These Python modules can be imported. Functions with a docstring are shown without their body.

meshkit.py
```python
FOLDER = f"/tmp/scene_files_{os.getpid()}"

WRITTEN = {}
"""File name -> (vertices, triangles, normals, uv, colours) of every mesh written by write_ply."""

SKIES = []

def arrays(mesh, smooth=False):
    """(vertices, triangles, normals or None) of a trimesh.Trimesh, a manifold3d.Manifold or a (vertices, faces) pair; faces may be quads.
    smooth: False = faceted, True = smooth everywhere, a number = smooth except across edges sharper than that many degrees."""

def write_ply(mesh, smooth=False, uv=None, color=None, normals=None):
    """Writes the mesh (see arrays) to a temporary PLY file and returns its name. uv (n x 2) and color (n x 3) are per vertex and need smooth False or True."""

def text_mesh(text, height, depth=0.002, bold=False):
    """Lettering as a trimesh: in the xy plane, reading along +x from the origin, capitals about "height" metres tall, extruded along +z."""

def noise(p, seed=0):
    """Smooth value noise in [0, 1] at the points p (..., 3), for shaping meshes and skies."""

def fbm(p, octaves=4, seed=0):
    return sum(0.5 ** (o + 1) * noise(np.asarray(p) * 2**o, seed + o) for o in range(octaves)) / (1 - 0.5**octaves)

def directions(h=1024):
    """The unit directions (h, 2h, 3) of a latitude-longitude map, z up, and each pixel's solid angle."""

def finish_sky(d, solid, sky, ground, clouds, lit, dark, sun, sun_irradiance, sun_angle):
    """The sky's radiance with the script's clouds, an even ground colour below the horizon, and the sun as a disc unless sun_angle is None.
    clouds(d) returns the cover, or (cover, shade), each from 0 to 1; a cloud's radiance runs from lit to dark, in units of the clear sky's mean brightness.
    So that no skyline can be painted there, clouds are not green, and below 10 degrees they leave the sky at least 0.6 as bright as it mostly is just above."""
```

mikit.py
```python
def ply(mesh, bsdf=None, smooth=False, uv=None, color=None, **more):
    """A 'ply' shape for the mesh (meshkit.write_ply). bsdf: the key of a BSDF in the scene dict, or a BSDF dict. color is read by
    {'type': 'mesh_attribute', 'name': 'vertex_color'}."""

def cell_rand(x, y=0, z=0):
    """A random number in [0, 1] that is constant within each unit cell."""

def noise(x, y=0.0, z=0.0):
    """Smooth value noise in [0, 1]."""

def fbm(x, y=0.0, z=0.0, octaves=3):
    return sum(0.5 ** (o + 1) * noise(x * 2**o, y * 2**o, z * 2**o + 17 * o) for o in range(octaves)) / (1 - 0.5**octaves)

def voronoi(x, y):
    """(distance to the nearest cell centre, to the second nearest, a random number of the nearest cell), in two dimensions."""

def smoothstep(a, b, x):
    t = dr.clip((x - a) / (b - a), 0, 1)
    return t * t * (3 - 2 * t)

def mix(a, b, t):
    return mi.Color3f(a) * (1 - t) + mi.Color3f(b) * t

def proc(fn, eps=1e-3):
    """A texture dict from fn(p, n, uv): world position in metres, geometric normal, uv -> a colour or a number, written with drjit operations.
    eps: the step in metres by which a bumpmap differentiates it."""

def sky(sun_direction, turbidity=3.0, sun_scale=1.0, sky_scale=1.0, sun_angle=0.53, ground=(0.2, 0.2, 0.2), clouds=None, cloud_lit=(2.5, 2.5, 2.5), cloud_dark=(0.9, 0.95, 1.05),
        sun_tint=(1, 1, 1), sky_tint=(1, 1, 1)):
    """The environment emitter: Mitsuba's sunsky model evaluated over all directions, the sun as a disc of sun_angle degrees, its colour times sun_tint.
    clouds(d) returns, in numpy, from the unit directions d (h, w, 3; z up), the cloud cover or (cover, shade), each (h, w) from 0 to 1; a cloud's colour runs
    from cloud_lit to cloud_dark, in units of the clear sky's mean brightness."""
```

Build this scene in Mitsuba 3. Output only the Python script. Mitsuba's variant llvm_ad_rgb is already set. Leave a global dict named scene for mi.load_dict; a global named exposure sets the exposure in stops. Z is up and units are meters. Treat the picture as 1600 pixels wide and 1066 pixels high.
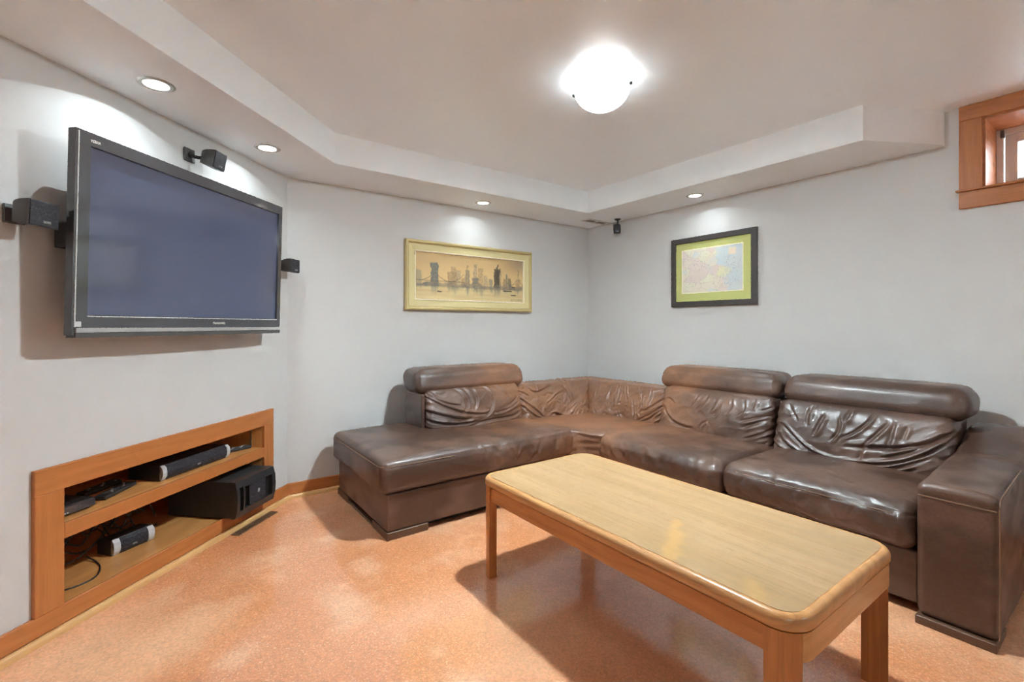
import math, sys
import numpy as np, trimesh, shapely
from shapely.geometry import Polygon, LineString, box as sbox
import drjit as dr
import mitsuba as mi
import mikit, meshkit
from mikit import proc, noise, fbm, voronoi, smoothstep, mix, cell_rand

scene, labels = {}, {}
T = mi.ScalarTransform4f

# ------------------------------------------------------------------ camera, sky, exposure
CAM = np.array([-3.6054, -3.5666, 1.2]); YAW = 0.6316; FPX = 740.3
FW = np.array([math.sin(YAW), math.cos(YAW), 0.0])
scene['camera'] = {'type': 'perspective', 'fov_axis': 'x', 'fov': math.degrees(2 * math.atan(800 / FPX)),
                   'principal_point_offset_y': (533 - 508.66) / 1066 , 'near_clip': 0.02, 'far_clip': 200.0,
                   'to_world': T().look_at(origin=CAM.tolist(), target=(CAM + FW).tolist(), up=[0, 0, 1])}
scene['sky'] = {**mikit.sky((0.55, -0.45, 0.7), sun_scale=0.0, sky_scale=40.0, clouds=lambda d: d[..., 2] * 0 + 0.92,
                            cloud_lit=(1.5, 1.55, 1.65)), 'sampling_weight': 1.0}
exposure = 1.62
TINT = (0.87, 1.00, 1.06)  # lamp colour after the camera's white balance
LAMP = 690.0         # radiance of the ceiling bowl over the table
LAMP_FAR = 15.0      # radiance of the two bowls in the rest of the room
SPOT = 0.26           # intensity of the recessed downlights

ZC, ZS = 2.421, 2.2253        # ceiling, underside of the soffit
X0 = -2.9232                  # where the television wall meets the back wall
R2 = math.sqrt(0.5)


# ------------------------------------------------------------------ helpers
def lin(r, g, b):
    c = np.array([r, g, b]) / 255.0
    return np.where(c < 0.04045, c / 12.92, ((c + 0.055) / 1.055) ** 2.4).tolist()


def rgb(c):
    return {'type': 'rgb', 'value': list(c)}


def num(key):
    if key not in scene:
        return key
    i = 1
    while f'{key}_{i:03d}' in scene:
        i += 1
    return f'{key}_{i:03d}'


TOPS = {}


def thing(name, label, cat=None, group=None, kind=None):
    key = name
    i = 0
    while key in TOPS:
        i += 1
        key = f'{name}_{i:03d}'
    TOPS[key] = True
    d = {}
    if label: d['label'] = label
    if cat: d['category'] = cat
    if group: d['group'] = group
    if kind: d['kind'] = kind
    labels[key] = d
    return key


def part(parent, name, mesh, m, smooth=False, uv=None, label=None, kind=None, **more):
    key = num(f'{parent}__{name}')
    scene[key] = mikit.ply(mesh, m, smooth=smooth, uv=uv, **more)
    if label or kind:
        labels[key] = {}
        if label: labels[key]['label'] = label
        if kind: labels[key]['kind'] = kind
    return key


def whole(key, mesh, m, smooth=False, uv=None, **more):
    scene[key] = mikit.ply(mesh, m, smooth=smooth, uv=uv, **more)
    return key


def cat_(ms):
    return trimesh.util.concatenate(ms)


def cbox(lo, hi, ch=0.002):
    lo, hi = np.minimum(lo, hi).astype(float), np.maximum(lo, hi).astype(float)
    ch = min(ch, 0.45 * float((hi - lo).min()))
    if ch <= 0:
        return trimesh.creation.box(bounds=[lo, hi])
    P = []
    for sx in (0, 1):
        for sy in (0, 1):
            for sz in (0, 1):
                c = np.array([(lo, hi)[sx][0], (lo, hi)[sy][1], (lo, hi)[sz][2]])
                s = np.array([1 - 2 * sx, 1 - 2 * sy, 1 - 2 * sz]) * ch
                for k in range(3):
                    e = s.copy(); e[k] = 0
                    P.append(c + e)
    return trimesh.convex.convex_hull(np.array(P))


def grain(mesh, along, off=0.0):
    a = np.array(along, float); a /= np.linalg.norm(a)
    b = np.cross(a, [0, 0, 1.0]) if abs(a[2]) < 0.9 else np.array([1.0, 0.3, 0]);
    b /= np.linalg.norm(b)
    c = np.cross(a, b)
    v = np.asarray(mesh.vertices)
    return np.stack([v @ a + off, v @ b + 1.31 * (v @ c) + off * 0.37], 1)


def unshare(mesh):
    v = mesh.vertices[mesh.faces].reshape(-1, 3)
    return trimesh.Trimesh(v, np.arange(len(v)).reshape(-1, 3), process=False)


TVM = np.array([[-R2, R2, 0, X0], [-R2, -R2, 0, 0], [0, 0, 1, 0], [0, 0, 0, 1.0]])   # (s, off, z) of the television wall -> world


def tv(mesh):
    m = mesh.copy(); m.apply_transform(TVM); return m


def wood_part(parent, name, mesh, along, m='wood_trim', off=0.0, onwall=False, **k):
    if onwall:
        mesh = tv(mesh)
        along = TVM[:3, :3] @ np.array(along, float)
    return part(parent, name, mesh, m, uv=grain(mesh, along, off), **k)


def cyl(p0, p1, r, n=20):
    return trimesh.creation.cylinder(radius=r, segment=[p0, p1], sections=n)


def lathe(profile, n=48):
    return trimesh.creation.revolve(np.array(profile, float), sections=n)


def tube(points, r, n=8):
    p = np.array(points, float)
    t = np.gradient(p, axis=0); t /= np.linalg.norm(t, axis=1, keepdims=True) + 1e-12
    a = np.cross(t, [0.13, 0.21, 0.97]); a /= np.linalg.norm(a, axis=1, keepdims=True) + 1e-12
    b = np.cross(t, a); ang = np.arange(n) * 2 * np.pi / n
    v = p[:, None] + r * (np.cos(ang)[None, :, None] * a[:, None] + np.sin(ang)[None, :, None] * b[:, None])
    i, j = np.meshgrid(np.arange(len(p) - 1), np.arange(n), indexing='ij')
    q = np.stack([i * n + j, i * n + (j + 1) % n, (i + 1) * n + (j + 1) % n, (i + 1) * n + j], -1).reshape(-1, 4)
    f = np.vstack([q[:, [0, 1, 2]], q[:, [0, 2, 3]]])
    return trimesh.Trimesh(v.reshape(-1, 3), f, process=False)


def spline(pts, n=60):
    from scipy.interpolate import CubicSpline
    p = np.array(pts, float)
    t = np.r_[0, np.cumsum(np.linalg.norm(np.diff(p, axis=0), axis=1))]
    return CubicSpline(t, p)(np.linspace(0, t[-1], n))


def prism(poly, z0, z1):
    m = trimesh.creation.extrude_polygon(poly, z1 - z0, engine='earcut')
    m.apply_translation([0, 0, z0]); return m


def upright(poly, depth):
    """A polygon in (x, z) extruded along +y by depth."""
    m = trimesh.creation.extrude_polygon(poly, depth, engine='earcut')
    m.apply_transform(np.array([[1, 0, 0, 0], [0, 0, -1, depth], [0, 1, 0, 0], [0, 0, 0, 1.0]]))
    return m


def rbox(h, r, step, edge=5):
    """Rounded box as a welded grid: vertices, outward directions, faces."""
    h = np.array(h, float); r = min(r, 0.98 * h.min())
    ln = []
    for k in range(3):
        n = max(1, int(round(2 * (h[k] - r) / step)))
        inner = np.linspace(-(h[k] - r), h[k] - r, n + 1)
        a = r * np.tan(np.linspace(0, np.pi / 4, edge + 1))[1:]
        ln.append(np.r_[-(h[k] - r) - a[::-1], inner, h[k] - r + a])
    V, F, o = [], [], 0
    for k in range(3):
        i, j = (k + 1) % 3, (k + 2) % 3
        for s in (-1, 1):
            A, B = np.meshgrid(ln[i], ln[j], indexing='ij')
            v = np.zeros(A.shape + (3,)); v[..., i], v[..., j], v[..., k] = A, B, s * h[k]
            na, nb = A.shape
            a, b = np.meshgrid(np.arange(na - 1), np.arange(nb - 1), indexing='ij')
            q = np.stack([a * nb + b, (a + 1) * nb + b, (a + 1) * nb + b + 1, a * nb + b + 1], -1).reshape(-1, 4) + o
            if s < 0: q = q[:, ::-1]
            V.append(v.reshape(-1, 3)); F.append(q); o += na * nb
    V, F = np.vstack(V), np.vstack(F)
    key, first, inv = np.unique(np.round(V, 6), axis=0, return_index=True, return_inverse=True)
    V, F = V[first], inv.reshape(-1)[F]
    inner = np.clip(V, -(h - r), h - r)
    d = V - inner
    n = d / np.maximum(np.linalg.norm(d, axis=1, keepdims=True), 1e-12)
    return inner + r * n, n, np.vstack([F[:, [0, 1, 2]], F[:, [0, 2, 3]]])


def sstep(a, b, x):
    t = np.clip((x - a) / (b - a), 0, 1); return t * t * (3 - 2 * t)


def strokes(P, lines, depth, width):
    """Fold relief at the points P (n x 2): a groove along each line with a raised lip beside it."""
    out = np.zeros(len(P))
    for q, ln in enumerate(lines):
        p = spline(ln, 26) if len(ln) > 2 else np.linspace(ln[0], ln[1], 10)
        L = np.linalg.norm(np.diff(p, axis=0), axis=1).sum()
        near = (np.abs(P - p.mean(0)) < (np.ptp(p, axis=0) / 2 + 5 * width + 0.02)).all(1)
        idx = np.nonzero(near)[0]
        if not len(idx): continue
        A, B = p[:-1], p[1:]; d = B - A; dd = (d ** 2).sum(1) + 1e-12
        t = np.clip(((P[idx, None] - A) * d).sum(-1) / dd, 0, 1)
        w = P[idx, None] - (A + t[..., None] * d)
        D = np.linalg.norm(w, axis=-1); k = D.argmin(1); rr = np.arange(len(idx))
        sgn = np.sign(d[k, 0] * w[rr, k, 1] - d[k, 1] * w[rr, k, 0])
        tt = (k + t[rr, k]) / len(A)
        x = D[rr, k] * sgn
        taper = np.clip(np.minimum(tt, 1 - tt) * 5 + 0.25, 0, 1) * np.where((tt <= 0.001) | (tt >= 0.999), np.exp(-(D[rr, k] / width) ** 2), 1)
        s = depth * min(1.0, 0.55 + L * 1.2)
        wd = width * (0.8 + 0.5 * ((q * 7) % 5) / 5)
        prof = -np.exp(-(x / wd) ** 2) + 0.75 * np.exp(-((np.abs(x) - 2.1 * wd) / (1.5 * wd)) ** 2) * (0.6 + 0.4 * np.sign(x))
        out[idx] += s * prof * taper
    return out


def ridged(p, seed, octaves=3):
    return 1 - np.abs(2 * meshkit.fbm(p, octaves, seed) - 1) * 2.2


# ------------------------------------------------------------------ materials
def principled(c, rough, spec=0.5, **k):
    return {'type': 'principled', 'base_color': c if isinstance(c, dict) else rgb(c), 'roughness': rough, 'specular': spec, **k}


def two(b):
    return {'type': 'twosided', 'bsdf': b}


WALL = (0.560, 0.556, 0.543)
scene['paint_wall'] = two(principled(WALL, 0.55, 0.35))
scene['paint_ceiling'] = two(principled((0.88, 0.95, 0.985), 0.36, 0.5))
scene['paint_soffit'] = two(principled((0.86, 0.915, 0.94), 0.5, 0.35))


def f_floor(p, n, uv):
    x, y = p.x, p.y
    big = fbm(x * 1.3 + 3.1, y * 1.3 + 7.7, 0.0, 4)
    mid = fbm(x * 5.0, y * 5.0 + 4.0, 0.3, 3)
    fine = fbm(x * 150.0, y * 150.0, 0.0, 2)
    speck = smoothstep(0.72, 0.86, noise(x * 230.0, y * 230.0, 4.0))
    c = mix((0.50, 0.200, 0.085), (0.70, 0.39, 0.225), smoothstep(0.22, 0.78, big))
    c = mix(c, (0.66, 0.40, 0.25), smoothstep(0.5, 0.75, mid) * 0.5)
    c = c * (0.82 + 0.36 * fine)
    c = mix(c, (0.74, 0.52, 0.36), speck * 0.30)
    return c


scene['floor_stain'] = two({'type': 'principled', 'base_color': proc(f_floor), 'roughness': 0.12, 'eta': 1.95, 'clearcoat': 0.6, 'clearcoat_gloss': 0.98})


def woodf(c1, c2, c3, scale=1.0, contrast=1.0):
    def fn(p, n, uv):
        u, v = uv.x * scale, uv.y * scale
        w = fbm(u * 1.6, v * 9.0, 2.0, 3)
        ring = 0.5 + 0.5 * dr.sin((v * 34.0 + w * 9.0 + 1.5 * noise(u * 0.9, v * 2.0, 5.0)) * 2.2)
        fib = fbm(u * 9.0, v * 330.0, 1.0, 3)
        c = mix(c1, c2, dr.clip(ring * 0.65 * contrast + 0.2, 0, 1))
        c = mix(c, c3, smoothstep(0.55, 0.78, fib) * 0.38 * contrast)
        return c * (0.93 + 0.16 * noise(u * 0.7 + 3.0, v * 1.5, 8.0))
    return fn


scene['wood_trim'] = principled(proc(woodf((0.40, 0.140, 0.038), (0.45, 0.170, 0.052), (0.28, 0.085, 0.022), 1.0, 0.8)), 0.38, 0.45)
scene['wood_window'] = principled(proc(woodf((0.36, 0.135, 0.050), (0.43, 0.175, 0.070), (0.25, 0.085, 0.032), 1.0, 0.9)), 0.36, 0.45)
scene['wood_shelf'] = principled(proc(woodf((0.48, 0.215, 0.066), (0.57, 0.285, 0.095), (0.35, 0.14, 0.04), 0.8)), 0.34, 0.5)
scene['wood_dark'] = principled((0.075, 0.036, 0.016), 0.5, 0.4)
scene['wood_moulding'] = principled(proc(woodf((0.64, 0.37, 0.150), (0.70, 0.42, 0.18), (0.56, 0.30, 0.11))), 0.4, 0.4)
scene['wood_leg'] = principled(proc(woodf((0.36, 0.130, 0.034), (0.43, 0.175, 0.048), (0.25, 0.08, 0.02))), 0.30, 0.5, clearcoat=0.5, clearcoat_gloss=0.85)
scene['wood_rim'] = principled(proc(woodf((0.40, 0.19, 0.062), (0.46, 0.235, 0.085), (0.31, 0.13, 0.036))), 0.24, 0.5, clearcoat=0.9, clearcoat_gloss=0.93)


def f_oak(p, n, uv):
    u, v = uv.x, uv.y
    fib = fbm(u * 7.0, v * 300.0, 1.0, 3)
    pore = smoothstep(0.62, 0.80, fbm(u * 16.0, v * 520.0, 4.0, 2))
    band = fbm(u * 0.8, v * 16.0, 2.0, 3)
    streak = smoothstep(0.60, 0.82, fbm(u * 2.2 + 7.0, v * 110.0, 6.0, 2))
    c = mix((0.285, 0.182, 0.084), (0.325, 0.212, 0.108), smoothstep(0.3, 0.7, band))
    c = mix(c, (0.34, 0.195, 0.075), smoothstep(0.40, 0.72, fib) * 0.55)
    c = mix(c, (0.22, 0.125, 0.05), streak * 0.20)
    c = mix(c, (0.24, 0.135, 0.05), pore * 0.55)
    # amber worn patch and smaller marks in the lacquer
    def mark(x0, y0, x1, y1, w):
        L2 = (x1 - x0) ** 2 + (y1 - y0) ** 2
        t = dr.clip(((v - x0) * (x1 - x0) + (u - y0) * (y1 - y0)) / L2, 0, 1)
        e = (noise(u * 45.0, v * 45.0) - 0.5) * w
        return smoothstep(1.3 * w, 0.0, dr.sqrt(dr.square(v - x0 - t * (x1 - x0)) + dr.square(u - y0 - t * (y1 - y0))) + e)
    s1, s2 = mark(-2.10, -2.523, -2.335, -2.665, 0.036), mark(-2.28, -2.90, -2.36, -2.94, 0.034)
    return mix(c, (0.46, 0.25, 0.05), dr.clip(s1 * 0.38 + s2 * 0.3, 0, 0.5))


scene['oak_top'] = principled(proc(f_oak), 0.30, 0.5, clearcoat=0.6, clearcoat_gloss=0.86)


def f_leather(p, n, uv):
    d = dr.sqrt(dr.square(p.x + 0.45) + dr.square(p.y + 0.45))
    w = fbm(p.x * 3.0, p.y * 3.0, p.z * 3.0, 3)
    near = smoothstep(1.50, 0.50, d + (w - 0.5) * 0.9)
    worn = smoothstep(0.44, 0.70, fbm(p.x * 4.2 + 5.0, p.y * 4.2, p.z * 6.0 + 2.0, 3))
    grainy = fbm(p.x * 120.0, p.y * 120.0, p.z * 120.0, 2)
    c = mix((0.046, 0.023, 0.015), (0.088, 0.047, 0.032), worn)
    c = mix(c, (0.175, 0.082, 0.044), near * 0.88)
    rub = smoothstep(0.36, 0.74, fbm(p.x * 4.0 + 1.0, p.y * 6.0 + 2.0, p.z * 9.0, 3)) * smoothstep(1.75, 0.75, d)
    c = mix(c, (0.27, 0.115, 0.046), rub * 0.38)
    # the arm's front lip has rubbed lighter
    lip = smoothstep(0.10, 0.02, dr.abs(p.x + 1.08)) * smoothstep(-2.95, -3.0, p.y) * smoothstep(0.535, 0.57, p.z)
    c = mix(c, (0.20, 0.085, 0.038), lip * 0.7 * smoothstep(0.35, 0.65, w))
    return c * (0.86 + 0.28 * grainy)


scene['leather'] = {'type': 'bumpmap', 'arbitrary': {'type': 'proc', **{k: v for k, v in proc(lambda p, n, uv: 0.0009 * fbm(p.x * 210.0, p.y * 210.0, p.z * 210.0, 2)).items() if k != 'type'}}, 'scale': 1.0,
                    'bsdf': principled(proc(f_leather), 0.34, 0.65, clearcoat=0.7, clearcoat_gloss=0.70)}
scene['leather_piping'] = principled(lin(112, 86, 66), 0.5, 0.4)
scene['foot_wood'] = principled(lin(86, 62, 46), 0.45, 0.4)
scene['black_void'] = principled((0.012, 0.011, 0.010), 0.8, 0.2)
scene['black_plastic'] = principled((0.022, 0.022, 0.023), 0.34, 0.5)
scene['black_satin'] = principled((0.028, 0.028, 0.028), 0.5, 0.4)
scene['charcoal'] = principled((0.060, 0.060, 0.058), 0.45, 0.5)
scene['grey_plastic'] = principled((0.085, 0.085, 0.084), 0.42, 0.5)
scene['gloss_black'] = principled((0.036, 0.037, 0.042), 0.08, 0.8, clearcoat=1.0, clearcoat_gloss=0.97)
scene['grille'] = principled(proc(lambda p, n, uv: mix((0.012, 0.012, 0.016), (0.055, 0.055, 0.066), smoothstep(0.45, 0.75, noise(p.x * 420.0, p.y * 420.0, p.z * 420.0)))), 0.6, 0.3)
scene['screen_glass'] = {'type': 'roughplastic', 'diffuse_reflectance': rgb((0.070, 0.085, 0.145)), 'int_ior': 1.75, 'alpha': 0.010, 'distribution': 'ggx'}
scene['silver'] = principled((0.62, 0.62, 0.63), 0.28, 0.5, metallic=0.85)
scene['silver_paint'] = principled((0.56, 0.57, 0.58), 0.4, 0.5, metallic=0.2)
scene['nickel'] = principled((0.50, 0.47, 0.43), 0.3, 0.5, metallic=0.9)
scene['brass'] = principled((0.52, 0.40, 0.20), 0.35, 0.5, metallic=0.8)
scene['white_print'] = principled((0.75, 0.75, 0.74), 0.5, 0.3)
scene['grey_print'] = principled((0.45, 0.45, 0.46), 0.5, 0.3)
scene['vinyl_white'] = principled((0.70, 0.71, 0.72), 0.35, 0.5)
scene['grille_white'] = principled((0.66, 0.65, 0.63), 0.45, 0.4)
scene['vent_dark'] = principled((0.27, 0.268, 0.26), 0.6, 0.3)
scene['vent_brown'] = principled((0.115, 0.062, 0.036), 0.42, 0.5)
scene['frame_gold'] = principled(lin(205, 192, 142), 0.42, 0.5)
scene['frame_edge'] = principled(lin(186, 168, 118), 0.38, 0.5, metallic=0.3)
scene['frame_cream'] = principled(lin(236, 226, 198), 0.5, 0.4)
scene['frame_black'] = principled(lin(58, 54, 52), 0.42, 0.45)
scene['mat_green'] = principled(lin(176, 178, 112), 0.75, 0.2)
scene['mat_cream'] = principled(lin(236, 232, 196), 0.75, 0.2)
scene['glass_pane'] = {'type': 'thindielectric', 'int_ior': 1.5}


def f_paint(p, n, uv):
    """Old harbour skyline in browns and slate: blocks, bridge towers with cables, ragged reflections."""
    u, v = uv.x, uv.y
    wob = (fbm(u * 26.0, v * 14.0, 3.0, 2) - 0.5) * 0.02
    sky = mix((0.72, 0.53, 0.29), (0.60, 0.42, 0.23), smoothstep(0.5, 1.0, v) * (0.3 + 0.7 * noise(u * 3.0, v * 2.0)))
    sky = mix(sky, (0.40, 0.29, 0.20), smoothstep(0.72, 1.0, u) * smoothstep(0.55, 1.0, v))
    water = mix((0.72, 0.62, 0.38), (0.62, 0.46, 0.26), fbm(u * 5.0, v * 22.0, 1.0, 3))
    c = mix(water, sky, smoothstep(0.30, 0.36, v))
    slate, brown, pale = (0.20, 0.20, 0.185), (0.42, 0.28, 0.16), (0.47, 0.36, 0.25)
    dark = (0.10, 0.085, 0.065)
    blocks = [(0.125, 0.19, 0.80, slate, .75), (0.27, 0.36, 0.62, brown, .6), (0.30, 0.345, 0.74, brown, .5), (0.345, 0.385, 0.66, pale, .6), (0.425, 0.47, 0.68, slate, .55), (0.44, 0.452, 0.80, brown, .6),
              (0.505, 0.54, 0.83, pale, .7), (0.49, 0.55, 0.52, slate, .6), (0.55, 0.595, 0.75, brown, .5), (0.60, 0.64, 0.60, pale, .6), (0.65, 0.69, 0.52, slate, .5), (0.705, 0.765, 0.77, dark, .7), (0.728, 0.745, 0.86, dark, .7),
              (0.755, 0.77, 0.68, pale, .8), (0.79, 0.82, 0.55, brown, .6), (0.822, 0.84, 0.66, slate, .6), (0.845, 0.875, 0.57, dark, .5), (0.945, 0.953, 0.78, brown, .8), (0.925, 0.972, 0.54, brown, .5), (0.0, 0.05, 0.62, slate, .4), (0.39, 0.43, 0.50, brown, .6)]
    for k, (a, b, h, col, al) in enumerate(blocks):
        inside = smoothstep(a - 0.004, a + 0.004, u + wob) * smoothstep(b + 0.004, b - 0.004, u + wob) * smoothstep(h + 0.02, h - 0.02, v + wob * 2) * smoothstep(0.26, 0.34, v)
        tex = 0.75 + 0.5 * noise(u * 120.0, v * 45.0, k * 3.0)
        c = mix(c, mi.Color3f(col) * tex, inside * min(1.0, al * 1.35))
        refl = smoothstep(a - 0.006, a + 0.006, u + wob) * smoothstep(b + 0.006, b - 0.006, u + wob) * smoothstep(0.30 - 0.5 * (h - 0.34) , 0.31, v + 0.14 * (noise(u * 60.0, k * 1.0) - 0.5)) * smoothstep(0.34, 0.30, v)
        c = mix(c, mi.Color3f(0.22, 0.22, 0.20), refl * 0.62)
    band = smoothstep(0.25, 0.30, v + wob) * smoothstep(0.40, 0.35, v + 0.10 * (noise(u * 22.0, 2.0) - 0.5))
    c = mix(c, mix((0.16, 0.165, 0.165), (0.36, 0.27, 0.19), noise(u * 45.0, v * 30.0, 6.0)), band * (0.62 + 0.45 * noise(u * 9.0, 7.0)))
    for x0, x1, s in ((0.16, 0.42, 0.52), (-0.10, 0.16, 0.52), (0.80, 0.945, 0.50), (0.945, 1.09, 0.50)):
        m = (x0 + x1) / 2
        y = 0.40 + s * 0.5 * dr.square((u - m) / ((x1 - x0) / 2)) * 0.75
        c = mix(c, (0.17, 0.15, 0.13), smoothstep(0.014, 0.004, dr.abs(v - y)) * smoothstep(x0, x0 + 0.01, u) * smoothstep(x1, x1 - 0.01, u) * 0.7)
    c = mix(c, (0.16, 0.14, 0.12), smoothstep(0.012, 0.004, dr.abs(v - 0.40)) * smoothstep(0.44, 0.40, u) * 0.7)
    for bx, by, w in ((0.20, 0.17, 0.022), (0.90, 0.155, 0.03), (0.84, 0.25, 0.05), (0.90, 0.35, 0.02)):
        c = mix(c, (0.07, 0.06, 0.05), smoothstep(w, w * 0.75, dr.abs(u - bx)) * smoothstep(0.020, 0.010, dr.abs(v - by)) * 0.85)
    scr = smoothstep(0.07, 0.055, dr.abs(u - 0.935)) * smoothstep(0.016, 0.006, dr.abs(v - 0.045 + 0.02 * dr.sin(u * 420.0)))
    return mix(c, (0.12, 0.09, 0.07), scr * 0.6) * mi.Color3f(0.80, 0.77, 0.66)


def f_map(p, n, uv):
    u, v = uv.x, uv.y
    wu, wv = u + 0.10 * (fbm(u * 7.0, v * 7.0, 1.0) - 0.5), v + 0.10 * (fbm(u * 7.0, v * 7.0, 4.0) - 0.5)
    a, b, r = voronoi(wu * 6.0, wv * 4.2)
    c = mix((0.74, 0.68, 0.56), (0.71, 0.62, 0.55), smoothstep(0.35, 0.65, noise(r * 31.0, 1.0)))
    c = mix(c, (0.74, 0.71, 0.56), smoothstep(0.55, 0.7, noise(r * 57.0, 5.0)))
    lake = smoothstep(0.64, 0.70, fbm(u * 4.0 + 2.0, v * 4.0, 6.0)) + smoothstep(0.08, 0.0, dr.abs(u - 0.52 + 0.5 * (fbm(v * 3.0, 8.0) - 0.5))) * smoothstep(0.3, 0.55, v) * 0.6
    sea = smoothstep(0.66, 0.78, u + 0.42 * (fbm(u * 3.0, v * 3.0, 11.0) - 0.5) + 0.12 * (v - 0.5))
    c = mix(c, (0.56, 0.65, 0.68), dr.clip(lake * 0.45 + sea * 0.75, 0, 0.85))
    c = mix(c, (0.72, 0.70, 0.48), smoothstep(0.16, 0.06, dr.sqrt(dr.square(u - 0.70) + dr.square(v - 0.42)) + 0.12 * (fbm(u * 9.0, v * 9.0, 2.0) - 0.5)) * 0.7)
    c = mix(c, (0.42, 0.36, 0.33), smoothstep(0.05, 0.015, b - a) * 0.35)
    c = mix(c, (0.30, 0.28, 0.30), smoothstep(0.74, 0.84, noise(u * 95.0, v * 60.0, 3.0)) * smoothstep(0.45, 0.65, fbm(u * 5.0, v * 5.0, 14.0)) * 0.5)
    card = smoothstep(0.005, 0.0, dr.maximum(dr.abs(u - 0.845) - 0.055, dr.abs(v - 0.87) - 0.075))
    return mix(c, (0.80, 0.72, 0.58), card)


scene['painting_canvas'] = principled(proc(f_paint), 0.55, 0.35)
scene['map_print'] = principled(proc(f_map), 0.35, 0.4)

# ------------------------------------------------------------------ the room
TL = 3.6                                                    # length of the television wall
CX, CY = X0 - TL * R2, -TL * R2
YB = -6.6
room = [(0, 0), (X0, 0), (CX, CY), (CX, YB), (0, YB)]


def setting(name, mesh, m, label, smooth=False, uv=None):
    scene[name] = mikit.ply(mesh, m, smooth=smooth, uv=uv)
    labels[name] = {'label': label, 'kind': 'structure'}


big = Polygon([(0.4, 0.2), (X0 - 0.1, 0.2), (CX - 0.2, CY + 0.1), (CX - 0.2, YB - 0.2), (0.4, YB - 0.2)])
setting('floor', prism(big, -0.08, 0.0), 'floor_stain', 'glossy salmon-orange stained concrete floor with mottling')
setting('ceiling', prism(big, ZC, ZC + 0.08), 'paint_ceiling', 'smooth off-white painted ceiling')
setting('wall_back', trimesh.creation.box(bounds=[[X0 - 0.06, 0, 0], [0.0, 0.12, ZC]]), 'paint_wall', 'off-white wall behind the skyline painting')
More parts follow.
